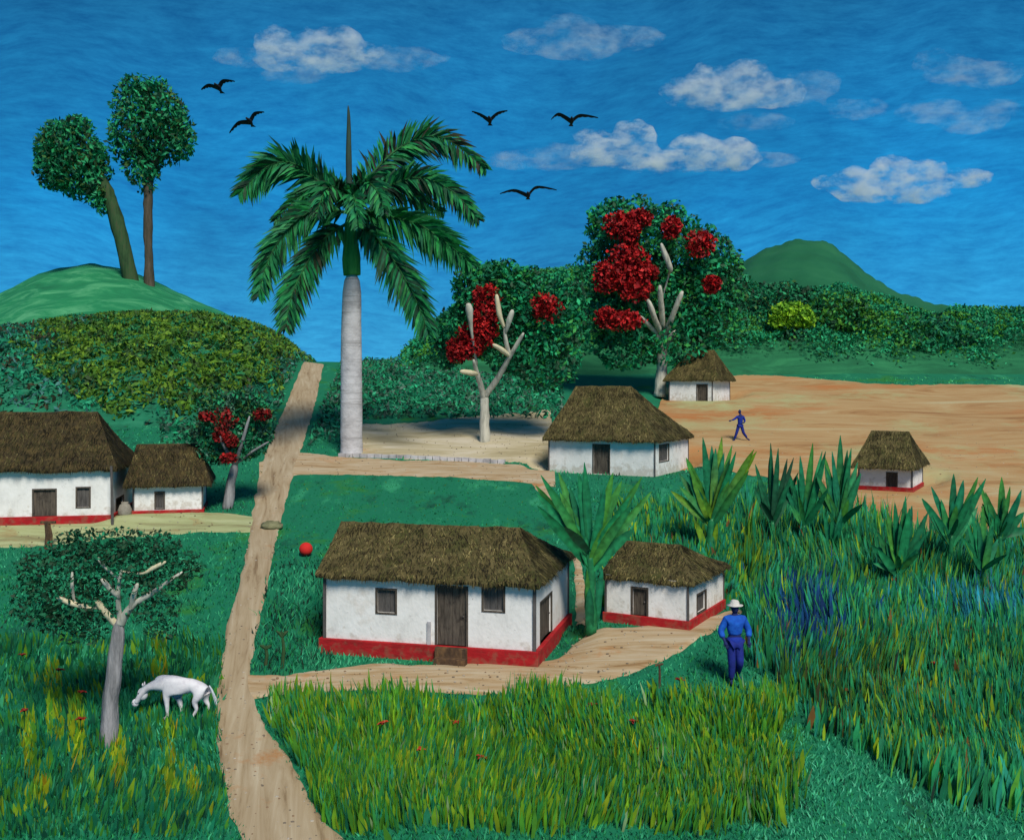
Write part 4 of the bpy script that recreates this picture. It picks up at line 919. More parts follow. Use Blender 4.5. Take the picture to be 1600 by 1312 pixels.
def blades(name, x, y, hgt, wid, col, lean=0.25, seed=0, label=None):
    r = np.random.default_rng(seed); n = len(x); z = T(x, y)
    B = np.stack([x, y, z - 0.03], 1)
    lx_, ly_ = 0.22 * (vnoise(x, y, 0.8, 1.0) - .5) * 2, 0.15 * (vnoise(x, y, 1.1, 3.0) - .5) * 2; hgt = hgt * (0.75 + 0.5 * vnoise(x, y, 1.6, 5.0))
    an = r.uniform(0, 2 * PI, n); s = np.stack([np.cos(an * .5 - .8), np.sin(an * .5 - .8) * .5, np.zeros(n)], 1)
    ln = np.stack([r.normal(0, lean, n) + lx_, r.normal(0, lean, n) + ly_, np.ones(n)], 1); ln /= np.linalg.norm(ln, axis=1)[:, None]
    bend = np.stack([r.normal(0, lean, n), r.normal(0, lean, n), -np.abs(r.normal(0, .12, n))], 1)
    h = hgt[:, None]; w = wid[:, None]
    m1 = B + ln * h * .5; t = B + ln * h + bend * h * .5
    V = np.stack([B - s * w * .35, B + s * w * .35, m1 + s * w * .5, m1 - s * w * .5, t + s * w * .06, t - s * w * .06], 1).reshape(-1, 3)
    q = np.arange(n)[:, None] * 6
    fa = np.concatenate([q + np.array([0, 1, 2, 3]), q + np.array([3, 2, 4, 5])])
    o = link_mesh(name, V, fa, M['grass'], None, np.repeat(col * (0.98 if name == 'tall_grass' else 1.3), 6, 0)); o['kind'] = 'stuff'
    if label: o['label'] = label
    return o
def pick(r, n, pal, wts):
    p = np.array(pal); return p[r.choice(len(pal), n, p=np.array(wts) / sum(wts))]
def sample_ground(n, y0, y1, seed, pw=1.0, half=0.62):
    r = np.random.default_rng(seed); u = r.random(n)
    y = (y0 ** -pw + u * (y1 ** -pw - y0 ** -pw)) ** (-1 / pw)
    x = r.uniform(-half, half, n) * y
    k = free_ground(x, y); return x[k], y[k], r
def region(x, y):
    z = base_T(x, y); px = 800 + F * x / y; row = HR - F * (z - CZ) / y
    return px, row
# 1) short sward everywhere on the near and middle ground
x, y, r = sample_ground(170000, 17, 78, 71, 1.0)
px, row = region(x, y); n = len(x)
scr = (row < 700) & (px < 900)
keep = ~((row < 660)) | (px > 1100) & (row > 590)
x, y, px, row = x[keep], y[keep], px[keep], row[keep]; n = len(x)
col = pick(r, n, [TEAL, TEAL_L, TEAL_D, (0.010, 0.17, 0.05), (0.010, 0.10, 0.06), BLK], [5, 1.6, 2.0, 3, 2, 0.4])
pt = vnoise(x, y, 0.9) > 0.62
col[pt] = pick(r, int(pt.sum()), [TEAL_L, (0.05, 0.32, 0.17), TEAL], [3, 1, 2])
plot = (px > 395) & (px < 515) & (row > 880) & (row < 1060)
dk = plot & (r.random(n) < 0.35); col[dk] = pick(r, int(dk.sum()), [BLK, TEAL_D], [1, 1])
lawn = (px > 440) & (px < 860) & (row < 850) & (row > 735)
col[lawn] = pick(r, int(lawn.sum()), [(0.006, 0.15, 0.058), (0.008, 0.17, 0.06), (0.006, 0.12, 0.05), (0.05, 0.13, 0.02)], [4, 3, 2, 0.5])
lt = (px > 1150) & (row < 605); col[lt] = pick(r, int(lt.sum()), [(0.03, 0.28, 0.09), (0.06, 0.33, 0.13), (0.02, 0.2, 0.06)], [2, 1, 1])
pale = (px > 1165) & (row > 1060) & (px < 1240 + (row - 1040) * 1.35) & (r.random(n) < 0.8)
col[pale] = pick(r, int(pale.sum()), [TEAL_L, (0.06, 0.34, 0.19), (0.02, 0.22, 0.12), (0.012, 0.16, 0.08)], [3, 2, 2, 2])
hg = r.uniform(0.07, 0.20, n) * np.where(lawn, 0.6, 1.0) * np.where(plot, 1.8, 1.0)
col *= r.uniform(0.8, 1.25, n)[:, None]
blades('grass', x, y, hg, r.uniform(0.015, 0.045, n) * (0.6 + y / 45), col, 0.35, 1, 'short green grass covering the meadow')
# 2) tall lime grass in the front middle field and the left meadow
x, y, r = sample_ground(150000, 17.5, 29, 72, 1.0, 0.56)
px, row = region(x, y)
jx = 45 * (vnoise(x, y, 1.3, 4.0) - 0.5) + r.normal(0, 16, len(x)); jr = 26 * (vnoise(x, y, 2.1, 2.0) - 0.5) + r.normal(0, 7, len(x))
mid = (px > 425 + (row - 1090) * .45 + jx * .5) & (px < 1225 + jx + (row - 1200) * .15) & (row > 1106 + 10 * np.sin(px * .02) + jr) & (row < 1287 + jr)
wgt = np.where(mid, 0.55 + 0.45 * vnoise(x, y, 3.1), 0)
left = (px < 352) & (row > 1000) & (row < 1310)
wgt = np.where(left, 0.30 * (0.4 + vnoise(x, y, 1.9)), wgt)
k = r.random(len(x)) < wgt; x, y, px, row = x[k], y[k], px[k], row[k]; n = len(x); mid = mid[k]
col = pick(r, n, [LIME, (0.06, 0.26, 0.020), (0.025, 0.21, 0.045), (0.17, 0.36, 0.014), (0.20, 0.32, 0.14), TEAL_L, YEL, TEAL], [4, 5, 5, 2.2, 0.6, 2, 0.4, 2])
lf = ~mid; col[lf] = pick(r, int(lf.sum()), [TEAL, (0.012, 0.17, 0.05), TEAL_D, (0.05, 0.22, 0.02), TEAL_L], [4, 3.5, 1.3, 2, 1.3])
stk = np.zeros(n, bool)
for (sx, sy, sw, sh) in [(85, 1100, 14, 60), (120, 1150, 12, 60), (45, 1170, 10, 50), (182, 1200, 12, 40), (265, 1200, 10, 60), (250, 1020, 12, 50), (60, 1240, 12, 20), (298, 1230, 12, 30)]:
    stk |= (np.abs(px - sx) < sw) & (np.abs(row - sy) < sh)
stk &= lf; col[stk] = pick(r, int(stk.sum()), [(0.16, 0.30, 0.012), (0.28, 0.34, 0.01), (0.06, 0.22, 0.02), (0.35, 0.25, 0.01)], [3, 2, 2, .4])
band = vnoise(x * 2.3, y * .25, 2.7, 1.0); col = col * (0.75 + 0.5 * band)[:, None] * r.uniform(0.8, 1.2, n)[:, None]
hg = np.where(mid, r.uniform(0.30, 0.75, n), r.uniform(0.2, 0.5, n))
wd = r.uniform(0.02, 0.075, n); br = r.random(n) < 0.16; wd[br] = r.uniform(0.09, 0.16, int(br.sum()))
bc = br & (r.random(n) < 0.7) & (mid | (r.random(n) < 0.4)); col[bc] = pick(r, int(bc.sum()), [(0.12, 0.27, 0.012), (0.17, 0.30, 0.012), (0.24, 0.33, 0.012), (0.06, 0.22, 0.02)], [3, 3, 1.2, 3])
blades('tall_grass', x, y, hg, wd, col, 0.12, 2, 'tall lime green grass across the front of the meadow')
# 3) reeds on the right
x, y, r = sample_ground(190000, 19, 43, 73, 1.0, 0.62)
px, row = region(x, y)
diag = 1195 + np.maximum(0, row - 1040) * 1.20
jx = 60 * (vnoise(x, y, 1.1, 4.0) - 0.5) + r.normal(0, 18, len(x)); jr = 40 * (vnoise(x, y, 1.7, 2.0) - 0.5) + r.normal(0, 12, len(x))
reg = (px > np.where(row < 1000, 1168 + (1000 - row) * 0.12 + jx * .3, diag + jx)) & (row > np.where(px > 1400, 850, 806) + jr) & (row < 1245 + jr * 1.5 - (px < 1350) * 20)
reg |= (px > 945 + jx * .3) & (px < 1200) & (row > 775 + jr * .5) & (row < 930)
k = reg & (r.random(len(x)) < 0.75); x, y, px, row = x[k], y[k], px[k], row[k]; n = len(x)
col = pick(r, n, [(0.012, 0.17, 0.065), (0.018, 0.23, 0.08), (0.008, 0.11, 0.05), (0.07, 0.23, 0.025), (0.014, 0.20, 0.13), BLK, (0.20, 0.32, 0.014), (0.14, 0.07, 0.02)], [5, 4, 2.5, 2.5, 2.4, 0.5, 0.8, 0.3])
def spot(cx, cy, sx, sy): return np.exp(-((px - cx) / sx) ** 2 - ((row - cy) / sy) ** 2)
b1 = r.random(n) < 0.98 * spot(1262, 992, 55, 50); col[b1] = pick(r, int(b1.sum()), [(0.004, 0.035, 0.12), (0.006, 0.055, 0.16), (0.003, 0.02, 0.07), (0.006, 0.10, 0.09)], [3, 2, 2, 1])
b2 = r.random(n) < 0.75 * (spot(1565, 960, 75, 34) + 0.3 * spot(1450, 975, 90, 24)); col[b2] = pick(r, int(b2.sum()), [(0.012, 0.17, 0.24), (0.02, 0.22, 0.26), (0.008, 0.12, 0.14), (0.01, 0.10, 0.16)], [3, 1.5, 2, 2])
b3 = r.random(n) < 0.7 * (spot(1165, 880, 22, 45) + 0.6 * spot(1420, 1130, 60, 90)); col[b3] = pick(r, int(b3.sum()), [(0.22, 0.30, 0.01), (0.10, 0.22, 0.015), (0.05, 0.18, 0.02)], [1, 2, 2])
b4 = r.random(n) < 0.6 * spot(1300, 1090, 90, 50); col[b4] = pick(r, int(b4.sum()), [(0.02, 0.09, 0.02), (0.06, 0.12, 0.015), (0.05, 0.05, 0.02)], [2, 2, 1])
band = vnoise(x * 2.0, y * .2, 2.9, 2.0); col = col * (0.7 + 0.6 * band)[:, None] * r.uniform(0.8, 1.2, n)[:, None]
hg = r.uniform(0.45, 1.15, n) * np.where(row > 1080, 0.85, 1.0) * np.where(px < 1165, 0.45, 1.0) * np.where(row < 900, 1.25, 1.0)
blades('reeds', x, y, hg, np.where(r.random(n) < 0.2, r.uniform(0.10, 0.17, n), r.uniform(0.025, 0.08, n)), col, 0.10, 3, 'thick dark green reeds filling the right side')

# ------------------------------------------------------------------ red flowers
FL = [(35, 1023, 'red flower at the left edge, level with the white horse head'), (92, 1046, 'red flower in the meadow left of the grey foreground trunk'),
      (128, 1081, 'red flower nearest to the grey foreground trunk on its left'), (38, 1110, 'upright scarlet flower at the left edge below the others'),
      (126, 1123, 'orange red flower low beside the grey foreground trunk'), (598, 1130, 'orange red flower at the top left of the lime grass field'),
      (712, 1128, 'dark red flower below the brown step of the large house'), (657, 1171, 'small red flower deep in the lime grass field'),
      (754, 1182, 'red flower lowest in the middle of the lime grass'), (925, 1101, 'thin red flower just under the earth yard edge'),
      (990, 1127, 'flat dark red flower left below the thin stake'), (1062, 1062, 'rust red flower in the turf between stake and blue figure'),
      (1395, 906, 'dull red flower among the reeds below the lone field hut'), (1512, 985, 'red flower among the blue green reeds at the right'),
      (1460, 1036, 'orange flower halfway down the reeds at the right'), (1323, 1080, 'brown red flower in the reeds right of the blue figure'),
      (1440, 1106, 'large scarlet flower low in the reeds'), (1022, 1170, 'small brown red flower at the right end of the lime grass'),
      (1393, 963, 'purplish red flower between the dark blue and pale blue reeds')]
for i, (px, row, lab) in enumerate(FL):
    P = unproj(px, row + 34); d = P.y; top = at(px, row, d) - P; rr = random.Random(i)
    root = empty('red_flower', P); tag(root, lab, 'flower', 'red flowers scattered through the grass')
    mb = MB(); mb.tube([(0, 0, -.05), top * .6, top], [0.012, 0.01, 0.008], 5, c=(0.01, 0.12, 0.03)); mb.build('stem', M['banana'], root, tint=True)
    mb = MB(); c = rr.choice([(0.34, 0.03, 0.015), (0.28, 0.02, 0.012), (0.42, 0.05, 0.02), (0.2, 0.02, 0.012)])
    for q in range(7):
        an = q / 7 * 2 * PI + rr.random(); L = rr.uniform(.09, .17); dv = Vector((math.cos(an), math.sin(an) * .8, rr.uniform(-.15, .35)))
        sv = dv.cross(Vector((0, 0, 1))).normalized() * 0.045
        mb.add([top, top + dv * L * .5 + sv + Vector((0, 0, .03)), top + dv * L, top + dv * L * .5 - sv + Vector((0, 0, .03))], [(0, 1, 2, 3)], tuple(v * rr.uniform(.7, 1.2) for v in c))
    mb.ball(top + Vector((0, 0, .01)), (0.04, 0.04, 0.035), 8, 6, c=c)
    mb.build('petals', M['petal'], root, tint=True)

# small stones on the trodden earth
rp = np.random.default_rng(91); yy = 19 * (60 / 19) ** rp.random(9000); xx = rp.uniform(-.5, .5, 9000) * yy
inside = np.zeros(9000, bool)
for p in POLYS: inside |= in_poly(xx, yy, p)
for cx, cy, hx, hy, th, pz in PADS:
    c_, s_ = math.cos(th), math.sin(th); inside &= ~((np.abs((xx - cx) * c_ + (yy - cy) * s_) < hx) & (np.abs(-(xx - cx) * s_ + (yy - cy) * c_) < hy))
xx, yy = xx[inside][:1500], yy[inside][:1500]; zz = T(xx, yy) + .05
mb = MB()
for a_, b_, c_ in zip(xx, yy, zz):
    r_ = rnd.uniform(.012, .035); mb.ball((a_, b_, c_ + r_ * .2), (r_ * rnd.uniform(.8, 1.5), r_, r_ * .6), 6, 4, c=rnd.choice([(.30, .26, .20), (.16, .13, .10), (.42, .38, .32), (.24, .15, .09)]))
pb_ = mb.build('pebbles', M['grass'], tint=True); pb_['kind'] = 'stuff'; pb_['label'] = 'small stones strewn over the earth paths'

# ------------------------------------------------------------------ skinned figures
def skin(name, pts, edges, radii, mat, parent=None, sub=2, extra=None, root=0):
    me = bpy.data.meshes.new(name); me.from_pydata([tuple(p) for p in pts], edges, []); me.update()
    o = bpy.data.objects.new(name, me); COL.objects.link(o)
    md = o.modifiers.new('skin', 'SKIN'); md.use_smooth_shade = True
    if not me.skin_vertices: me.skin_vertices.new()
    for i, sv in enumerate(me.skin_vertices[0].data):
        rr = radii[i]; sv.radius = (rr, rr) if not hasattr(rr, '__len__') else rr
        sv.use_root = (i == root)
    sb = o.modifiers.new('sub', 'SUBSURF'); sb.levels = sub; sb.render_levels = sub
    dg = bpy.context.evaluated_depsgraph_get(); ev = o.evaluated_get(dg)
    nm = bpy.data.meshes.new_from_object(ev)
    v = np.zeros(len(nm.vertices) * 3, np.float32); nm.vertices.foreach_get('co', v); v = v.reshape(-1, 3)
    f = [tuple(p.vertices) for p in nm.polygons]
    bpy.data.objects.remove(o); bpy.data.meshes.remove(me); bpy.data.meshes.remove(nm)
    mb = MB(); mb.add(v.tolist(), f)
    if extra: extra(mb)
    return mb.build(name, mat, parent, smooth=True)
def chain(pts, radii, P, R, E, start=None):
    prev = start
    for p, q in zip(pts, radii):
        P.append(p); R.append(q); i = len(P) - 1
        if prev is not None: E.append((prev, i))
        prev = i
    return prev
def hand(mb, w, dr, side):
    """small hand: palm plus four unequal bent fingers and a side thumb"""
    w = Vector(w); dr = Vector(dr).normalized(); up = Vector((0, -1, 0)) if abs(dr.y) < .8 else Vector((0, 0, 1)); s = dr.cross(up).normalized() * side; n_ = s.cross(dr).normalized()
    mb.tube([w - dr * .02, w + dr * .04, w + dr * .085], [0.026, 0.036, 0.034], 8)
    for k, L in enumerate((0.062, 0.074, 0.070, 0.054)):
        b = w + dr * .08 + s * (k - 1.5) * 0.018
        mb.tube([b, b + dr * L * .45 + n_ * .004, b + dr * L * .75 + n_ * .018, b + dr * L * .88 + n_ * .032], [0.0095, 0.009, 0.008, 0.006], 6)
    b = w + dr * .02 - s * .028
    mb.tube([b, b + dr * .03 - s * .022, b + dr * .058 - s * .026 + n_ * .012], [0.0115, 0.010, 0.008], 6)
def head_extra(mb, c, face, s=1.0):
    """nose, brow, mouth, ears on a head centred at c, looking along face"""
    c = Vector(c); f = Vector(face).normalized(); r_ = f.cross(Vector((0, 0, 1))).normalized()
    mb.ball(c, (0.078 * s, 0.092 * s if abs(f.y) > .5 else 0.080 * s, 0.118 * s), 18, 12)
    mb.ball(c + f * .082 * s - Vector((0, 0, .012)), (.016, .02, .028), 8, 6)
    mb.ball(c + f * .074 * s - Vector((0, 0, .052)), (.026, .016, .009), 8, 6)
    for q in (-1, 1):
        mb.ball(c + r_ * q * .080 * s, (.014, .022, .032), 8, 6)
        mb.ball(c + f * .074 * s + r_ * q * .03 + Vector((0, 0, .012)), (.013, .012, .008), 8, 6)

# figure in blue walking on the turf
Pw = unproj(1148, 1070); root = empty('person', Pw, math.radians(8)); root.scale = (1.22, 1.22, 1.22)
tag(root, 'person in bright blue shirt, navy trousers and pale hat walking beside the reeds', 'person')
legL = [(-0.085, 0.0, .88), (-.07, -.03, .46), (-.06, .03, .08)]; legR = [(.085, 0, .88), (.08, -.10, .48), (.13, .20, .15)]
P, R, E = [], [], []
P.append((0, 0, .92)); R.append((.135, .105))
chain([(0, 0, 1.08), (0, -.01, 1.24), (0, 0, 1.38), (0, 0, 1.47), (0, -.01, 1.54)], [(.125, .09), (.155, .105), (.14, .09), .052, .058], P, R, E, 0)
ARM = {-1: [(-.18, 0, 1.37), (-.30, .03, 1.12), (-.25, -.12, .93)], 1: [(.18, 0, 1.37), (.31, .02, 1.12), (.27, -.10, .92)]}
for s_, lg in ((-1, legL), (1, legR)):
    k = chain(lg, [.088, .060, .042], P, R, E, 0)
    chain([(lg[2][0] + .02 * s_, lg[2][1] - .14, lg[2][2] - .045)], [.035], P, R, E, k)
    chain(ARM[s_], [.055, .043, .030], P, R, E, 3)
def ex(mb):
    head_extra(mb, (0, -.01, 1.60), (0.25, -1, 0))
    for s_ in (-1, 1): hand(mb, ARM[s_][2], Vector(ARM[s_][2]) - Vector(ARM[s_][1]), s_)
skin('body', P, E, R, M['navy_skin'], root, extra=ex)
P, R, E = [(0, 0, 1.02)], [(.15, .115)], []
chain([(0, 0, 1.12), (0, -.01, 1.25), (0, 0, 1.40), (0, 0, 1.46)], [(.17, .12), (.20, .135), (.17, .11), .075], P, R, E, 0)
for s_ in (-1, 1): chain([ARM[s_][0], ARM[s_][1], tuple(Vector(ARM[s_][1]).lerp(Vector(ARM[s_][2]), .65))], [.085, .075, .060], P, R, E, 3)
skin('shirt', P, E, R, M['blue'], root)
P, R, E = [(0, 0, 1.04)], [(.165, .13)], []
chain([(0, 0, .92), (0, 0, .80)], [(.20, .15), (.205, .155)], P, R, E, 0)
skin('tunic', P, E, R, M['royal'], root)
P, R, E = [(0, 0, .93)], [(.15, .115)], []
for lg in (legL, legR): chain([lg[0], lg[1], (lg[2][0], lg[2][1], lg[2][2] + .03)], [.108, .085, .066], P, R, E, 0)
skin('trousers', P, E, R, M['navy'], root)
mb = MB(); hc = Vector((0, 0, 1.655))
mb.tube([hc + Vector((0, 0, -.010)), hc + Vector((0.0, 0, .004)), hc + Vector((0, 0, .014)), hc + Vector((0.005, 0, .075)), hc + Vector((.01, 0, .105)), hc + Vector((.01, 0, .112))], [.165, .17, .10, .088, .066, .01], 22, wob=0.18)
mb.build('hat', M['hat'], root, smooth=True)

# small running figure on the field
Pr = unproj(1155, 690); root = empty('person', Pr); tag(root, 'small dark blue figure striding across the bare field', 'person')
S = 1.0
P, R, E = [(0.05, 0, .90)], [(.125, .10)], []
chain([(.05, 0, 1.06), (.06, 0, 1.22), (.07, 0, 1.36), (.06, 0, 1.45), (.05, 0, 1.52)], [(.12, .09), (.15, .11), (.13, .09), .052, .058], P, R, E, 0)
ll = [(-.03, 0, .86), (-.14, -.02, .48), (-.25, .02, .09)]; lr = [(.12, 0, .86), (.22, -.05, .46), (.42, .03, .18)]
for lg, ft in ((ll, (-.38, -.02, .04)), (lr, (.58, .02, .08))):
    k = chain(lg, [.088, .062, .042], P, R, E, 0); chain([ft], [.034], P, R, E, k)
chain([(-.10, -.02, 1.34), (-.28, -.06, 1.20), (-.46, -.10, 1.14)], [.055, .043, .03], P, R, E, 3)
chain([(.22, .02, 1.34), (.32, .08, 1.12), (.24, -.10, 1.02)], [.055, .043, .03], P, R, E, 3)
def ex(mb):
    head_extra(mb, (.03, 0, 1.60), (-1, -.3, 0)); hand(mb, (-.46, -.10, 1.14), (-1, -.2, -.2), 1); hand(mb, (.24, -.10, 1.02), (-.6, -.7, 0), -1)
skin('body', P, E, R, M['navy_skin'], root, extra=ex)
P, R, E = [(.05, 0, .90)], [(.15, .12)], []
chain([(.05, 0, 1.06), (.06, 0, 1.22), (.07, 0, 1.38)], [(.14, .11), (.17, .125), (.14, .10)], P, R, E, 0)
chain([(-.10, -.02, 1.34), (-.28, -.06, 1.20), (-.40, -.085, 1.16)], [.072, .058, .046], P, R, E, 3)
chain([(.22, .02, 1.34), (.32, .08, 1.12), (.27, -.04, 1.05)], [.072, .058, .046], P, R, E, 3)
skin('shirt', P, E, R, M['royal'], root)
P, R, E = [(.05, 0, .91)], [(.14, .11)], []
for lg in (ll, lr): chain([lg[0], lg[1], (lg[2][0], lg[2][1], lg[2][2] + .04)], [.105, .082, .060], P, R, E, 0)
skin('trousers', P, E, R, M['navy'], root)

# ------------------------------------------------------------------ white horse, grazing towards the left
Ph = unproj(272, 1124); kh = Ph.y / F
root = empty('horse', Ph); tag(root, 'white horse grazing beside the footpath with its head lowered to the left', 'horse')
def hp(px, row, y=0.0): return ((px - 272) * kh, y, (1124 - row) * kh)
P, R, E = [hp(286, 1071)], [(.16, .18)], []
chain([hp(300, 1071), hp(313, 1073), hp(322, 1077)], [(.165, .18), (.19, .195), (.14, .13)], P, R, E, 0)
nk = chain([hp(271, 1069), hp(259, 1068), hp(248, 1069)], [(.18, .20), (.20, .22), (.18, .16)], P, R, E, 0)
chain([hp(238, 1071), hp(229, 1075), hp(222, 1083), hp(215, 1094), hp(212, 1099)], [(.155, .11), (.125, .09), (.125, .09), (.095, .07), (.085, .065)], P, R, E, nk)
LEGS = [(5, [(262, 1082, -.11), (263, 1096, -.11), (264, 1108, -.11), (264, 1116, -.11), (262, 1120, -.12)], .060),
        (5, [(274, 1084, .11), (279, 1099, .11), (281, 1112, .11), (281, 1118, .11), (279, 1122, .10)], .060),
        (2, [(313, 1084, -.12), (306, 1095, -.12), (310, 1106, -.12), (303, 1118, -.12), (301, 1121, -.13)], .075),
        (2, [(320, 1084, .12), (318, 1095, .12), (324, 1105, .12), (320, 1116, .12), (318, 1119, .11)], .075)]
for at_i, pts, r0_ in LEGS:
    chain([hp(*p) for p in pts], [r0_ * 1.6, r0_ * 1.0, .044, .034, .042], P, R, E, at_i - 1 if at_i == 5 else 2)
def exh(mb):
    ck = Vector(hp(223, 1084)); mb.ball(ck, (.125, .085, .15), 16, 10); mb.ball(Vector(hp(211.5, 1098)), (.085, .066, .095), 14, 10)
    mb.ball(Vector(hp(256, 1063)), (.22, .12, .13), 16, 10)
    for s in (-1, 1):
        b = Vector(hp(225, 1074)) + Vector((0, s * .045, .04)); mb.tube([b, b + Vector((-.01, s * .015, .04)), b + Vector((-.01, s * .02, .085))], [.022, .024, .006], 8)
        e_ = Vector(hp(217, 1086)); mb.ball(e_ + Vector((0, s * .066, .02)), (.014, .01, .014), 8, 6)
skin('body', P, E, R, M['horse'], root, extra=exh)
for sd_ in (-1, 1):
    mb = MB(); mb.ball(Vector(hp(218.5, 1082)) + Vector((0, sd_ * .078, .0)), (.020, .012, .020), 10, 8); mb.build('eye', M['black'], root)
    mb = MB(); mb.ball(Vector(hp(209, 1097)) + Vector((0, sd_ * .052, 0)), (.020, .014, .016), 10, 8); mb.build('nostril', M['hoof'], root)
mb = MB()
tl = [Vector(hp(327, 1071)), Vector(hp(331, 1078)), Vector(hp(335, 1088)), Vector(hp(338, 1096))]
for q in range(16):
    o_ = Vector((rnd.uniform(-.03, .03), rnd.uniform(-.035, .035), rnd.uniform(-.06, .02))); mb.tube(smooth_path([tl[0]] + [p + o_ * (i + 1) * .5 for i, p in enumerate(tl[1:])], 3), [.017 * (1 - .09 * i) for i in range(10)], 5)
mb.build('tail', M['mane'], root, smooth=True)
mb = MB()
for q in range(26):
    t_ = q / 25; a = Vector(hp(222 + 34 * t_, 1077 - 15 * math.sin(t_ * 1.5) ** .8)) + Vector((0, 0, .02)); sd_ = -1
    mb.tube([a, a + Vector((-.01, sd_ * .07, .0)), a + Vector((rnd.uniform(-.03, .02), sd_ * .095, -.10))], [.018, .016, .004], 5)
mb.build('mane', M['mane'], root, smooth=True)
for at_i, pts, r0_ in LEGS:
    p = Vector(hp(*pts[-1])); mb = MB(); mb.tube([p + Vector((-.005, 0, .03)), p + Vector((-.015, 0, -.035))], [.046, .060], 10); mb.build('hoof', M['hoof'], root)

# ------------------------------------------------------------------ birds
def bird(px, row, pts, label, d=46.0, tilt=0.0):
    """pts: left tip, left wrist, shoulder, right wrist, right tip as pixel offsets"""
    L = at(px, row, d); k = d / F; root = empty('bird', L); tag(root, label, 'bird', 'black birds flying across the sky')
    loc = [Vector((p[0] * k, 0, -p[1] * k)) for p in pts]
    mb = MB()
    c = loc[2]; mb.tube([c + Vector((-.02, -.42, .02)), c + Vector((0, -.28, .03)), c + Vector((0, -.05, 0)), c + Vector((0.01, .25, -.03)), c + Vector((.01, .52, -.05))], [.035, .06, .11, .075, .02], 10)
    mb.add([c + Vector((-.03, .3, -.03)), c + Vector((.03, .3, -.03)), c + Vector((.13, .68, -.08)), c + Vector((-.11, .66, -.08))], [(0, 1, 2, 3)])
    mb.ball(c + Vector((-.02, -.45, .03)), (.05, .06, .05), 8, 6)
    body = mb.build('body', M['black'], root, smooth=True)
    for sgn, seq in ((-1, (loc[2], loc[1], loc[0])), (1, (loc[2], loc[3], loc[4]))):
        w = MB(); sp = smooth_path(seq, 7); n = len(sp)
        top, bot = [], []
        for i, p in enumerate(sp):
            t = i / (n - 1); ch = (0.30 * (1 - t) ** .6 + .04) + 0.05 * math.sin(t * 3); th = .035 * (1 - t) + .008
            sw = 0.12 * t * t
            fg = 0.05 * (1 if i % 2 else -1) * (t > .4)
            top.append([p + Vector((0, -ch * .45 + sw, th)), p + Vector((0, ch * .7 + sw + fg, -0.10 * (1 - t) * 1.0)), p + Vector((0, ch * .1 + sw, -th - .02))])
        v = [q for r_ in top for q in r_]
        f = []
        for i in range(n - 1):
            for a, b in ((0, 1), (1, 2), (2, 0)): f.append((i * 3 + a, i * 3 + b, (i + 1) * 3 + b, (i + 1) * 3 + a))
        f += [(0, 2, 1), ((n - 1) * 3, (n - 1) * 3 + 1, (n - 1) * 3 + 2)]
        w.add(v, f); w.build('wing', M['black'], root)
bird(341, 134, [(-28, 5), (-15, -1), (0, 3), (8, -8), (25, -8)], 'black bird highest and farthest left, above the pair of hill trees')
bird(390, 187, [(-33, 20), (-18, 5), (0, 3), (8, -10), (22, -13)], 'black bird left of the palm spear leaf, wings steeply tilted')
bird(765, 182, [(-28, -9), (-14, -3), (0, 6), (12, -5), (28, -10)], 'black bird between the palm crown and the cloud, wings in a shallow v')
bird(893, 186, [(-32, 0), (-20, -8), (0, 3), (14, -6), (42, -3)], 'largest black bird, just above the long middle cloud')
bird(825, 300, [(-44, 2), (-22, -3), (0, 5), (14, -8), (45, -4)], 'lowest black bird, between the palm and the largest flame tree')

# ------------------------------------------------------------------ clouds
def cloud_mat(name, dens, seed, soft):
    m = bpy.data.materials.new(name); m.use_nodes = True; t = m.node_tree; t.nodes.clear()
    out = t.nodes.new('ShaderNodeOutputMaterial'); v = t.nodes.new('ShaderNodeVolumePrincipled')
    v.inputs['Color'].default_value = (0.97, 0.97, 0.98, 1); v.inputs['Anisotropy'].default_value = 0.0
    tc = t.nodes.new('ShaderNodeTexCoord'); n = t.nodes.new('ShaderNodeTexNoise'); n.inputs['Scale'].default_value = 0.14; n.inputs['Detail'].default_value = 8; n.inputs['Roughness'].default_value = 0.76
    mp_ = t.nodes.new('ShaderNodeMapping'); mp_.inputs['Location'].default_value = (seed * 13.7, seed * 5.1, seed); mp_.inputs['Scale'].default_value = (0.8, 1, 1.5)
    t.links.new(tc.outputs['Object'], mp_.inputs['Vector']); t.links.new(mp_.outputs[0], n.inputs['Vector'])
    mr = t.nodes.new('ShaderNodeMapRange'); mr.inputs[1].default_value = 0.545 - soft; mr.inputs[2].default_value = 0.64; mr.inputs[3].default_value = 0; mr.inputs[4].default_value = dens * 1.15
    t.links.new(n.outputs['Fac'], mr.inputs[0])
    t.links.new(mr.outputs[0], v.inputs['Density']); t.links.new(v.outputs[0], out.inputs['Volume'])
    return m
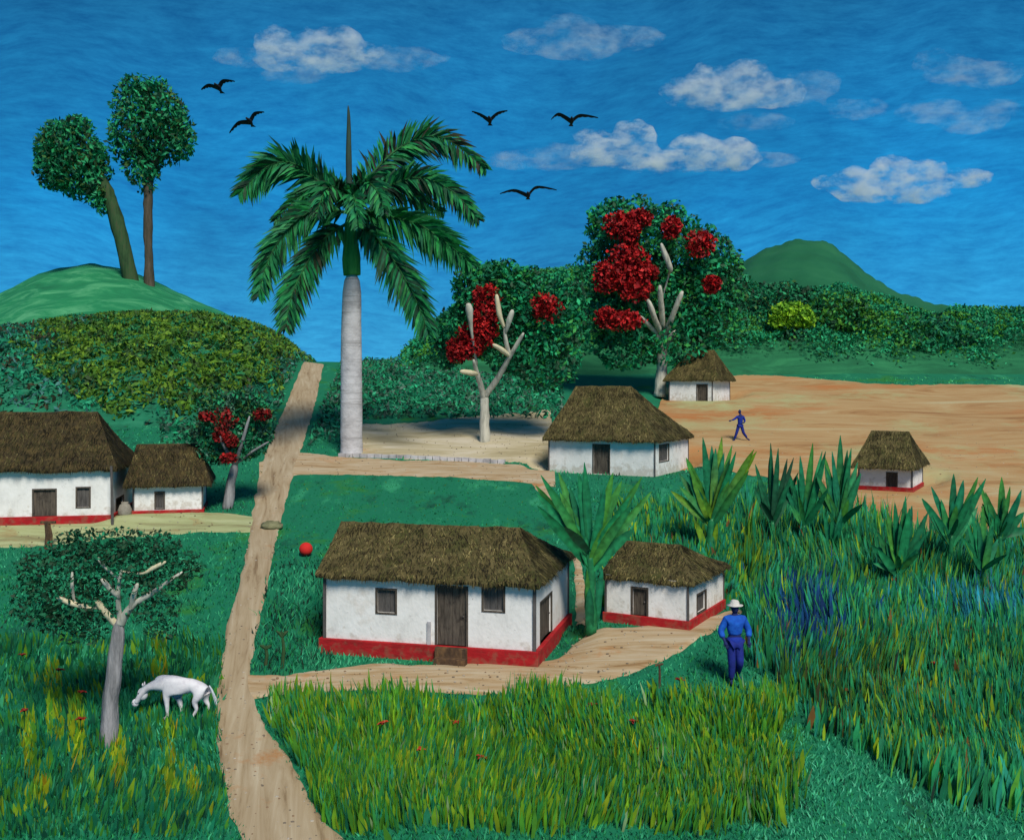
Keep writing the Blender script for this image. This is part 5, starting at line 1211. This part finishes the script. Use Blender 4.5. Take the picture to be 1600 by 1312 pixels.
def cloud(label, blobs, dens, seed, soft=0.06, d=330.0):
    cx = sum(b[0] for b in blobs) / len(blobs); cy = sum(b[1] for b in blobs) / len(blobs)
    L = at(cx, cy, d); k = d / F
    bm = bmesh.new()
    mball = MB()
    for (px, row, rx, rz) in blobs:
        c = at(px, row, d) - L
        mball.ball(c, (rx * k, (rx * .4 + rz * .5) * k, rz * k), 24, 14, bump=0.3)
    o = mball.build('cloud', cloud_mat('cloud_vapour', dens, seed, soft), smooth=True)
    rm = o.modifiers.new('merge', 'REMESH'); rm.mode = 'VOXEL'; rm.voxel_size = 0.9
    dg = bpy.context.evaluated_depsgraph_get(); nm = bpy.data.meshes.new_from_object(o.evaluated_get(dg)); old = o.data
    o.modifiers.clear(); o.data = nm; bpy.data.meshes.remove(old)
    o.location = L; tag(o, label, 'cloud')
cloud('white cloud high above the palm, at the upper left', [(430, 68, 34, 26), (475, 72, 34, 28), (525, 66, 42, 24), (560, 82, 40, 18), (450, 90, 60, 20), (500, 98, 80, 16)], 0.22, 1)
cloud('thin pale wisp trailing right below the upper left cloud', [(620, 92, 80, 16), (390, 90, 60, 14), (460, 118, 60, 12)], 0.06, 2)
cloud('faint hazy cloud at the top centre', [(890, 48, 50, 24), (840, 65, 60, 18), (960, 60, 80, 16), (900, 78, 70, 14)], 0.07, 3)
cloud('puffy cloud right of the top centre', [(1105, 125, 34, 24), (1165, 125, 44, 28), (1090, 142, 60, 24), (1200, 145, 60, 26), (1130, 150, 80, 22)], 0.20, 4)
cloud('ragged thin wisp right of the puffy cloud', [(1265, 135, 50, 24), (1340, 170, 50, 16), (1180, 190, 60, 12)], 0.05, 5)
cloud('long double humped cloud behind the largest bird', [(925, 222, 32, 22), (990, 215, 38, 28), (960, 240, 70, 22), (1085, 232, 42, 24), (1140, 242, 50, 26), (1050, 252, 100, 16)], 0.26, 6)
cloud('pale flat wisp just right of the palm crown', [(815, 250, 60, 14), (870, 245, 60, 20), (1200, 250, 50, 12)], 0.07, 7)
cloud('bright lumpy cloud low on the right', [(1330, 288, 36, 26), (1395, 270, 42, 28), (1445, 278, 44, 28), (1350, 300, 50, 18), (1420, 298, 70, 20), (1510, 278, 40, 16), (1295, 285, 30, 12)], 0.28, 8)
cloud('faint greenish cloud in the upper right corner', [(1455, 95, 30, 18), (1490, 110, 60, 22), (1550, 118, 50, 20)], 0.07, 9)
cloud('faint low wisp under the upper right cloud', [(1460, 175, 60, 18), (1520, 188, 60, 20), (1560, 170, 40, 14)], 0.06, 10)
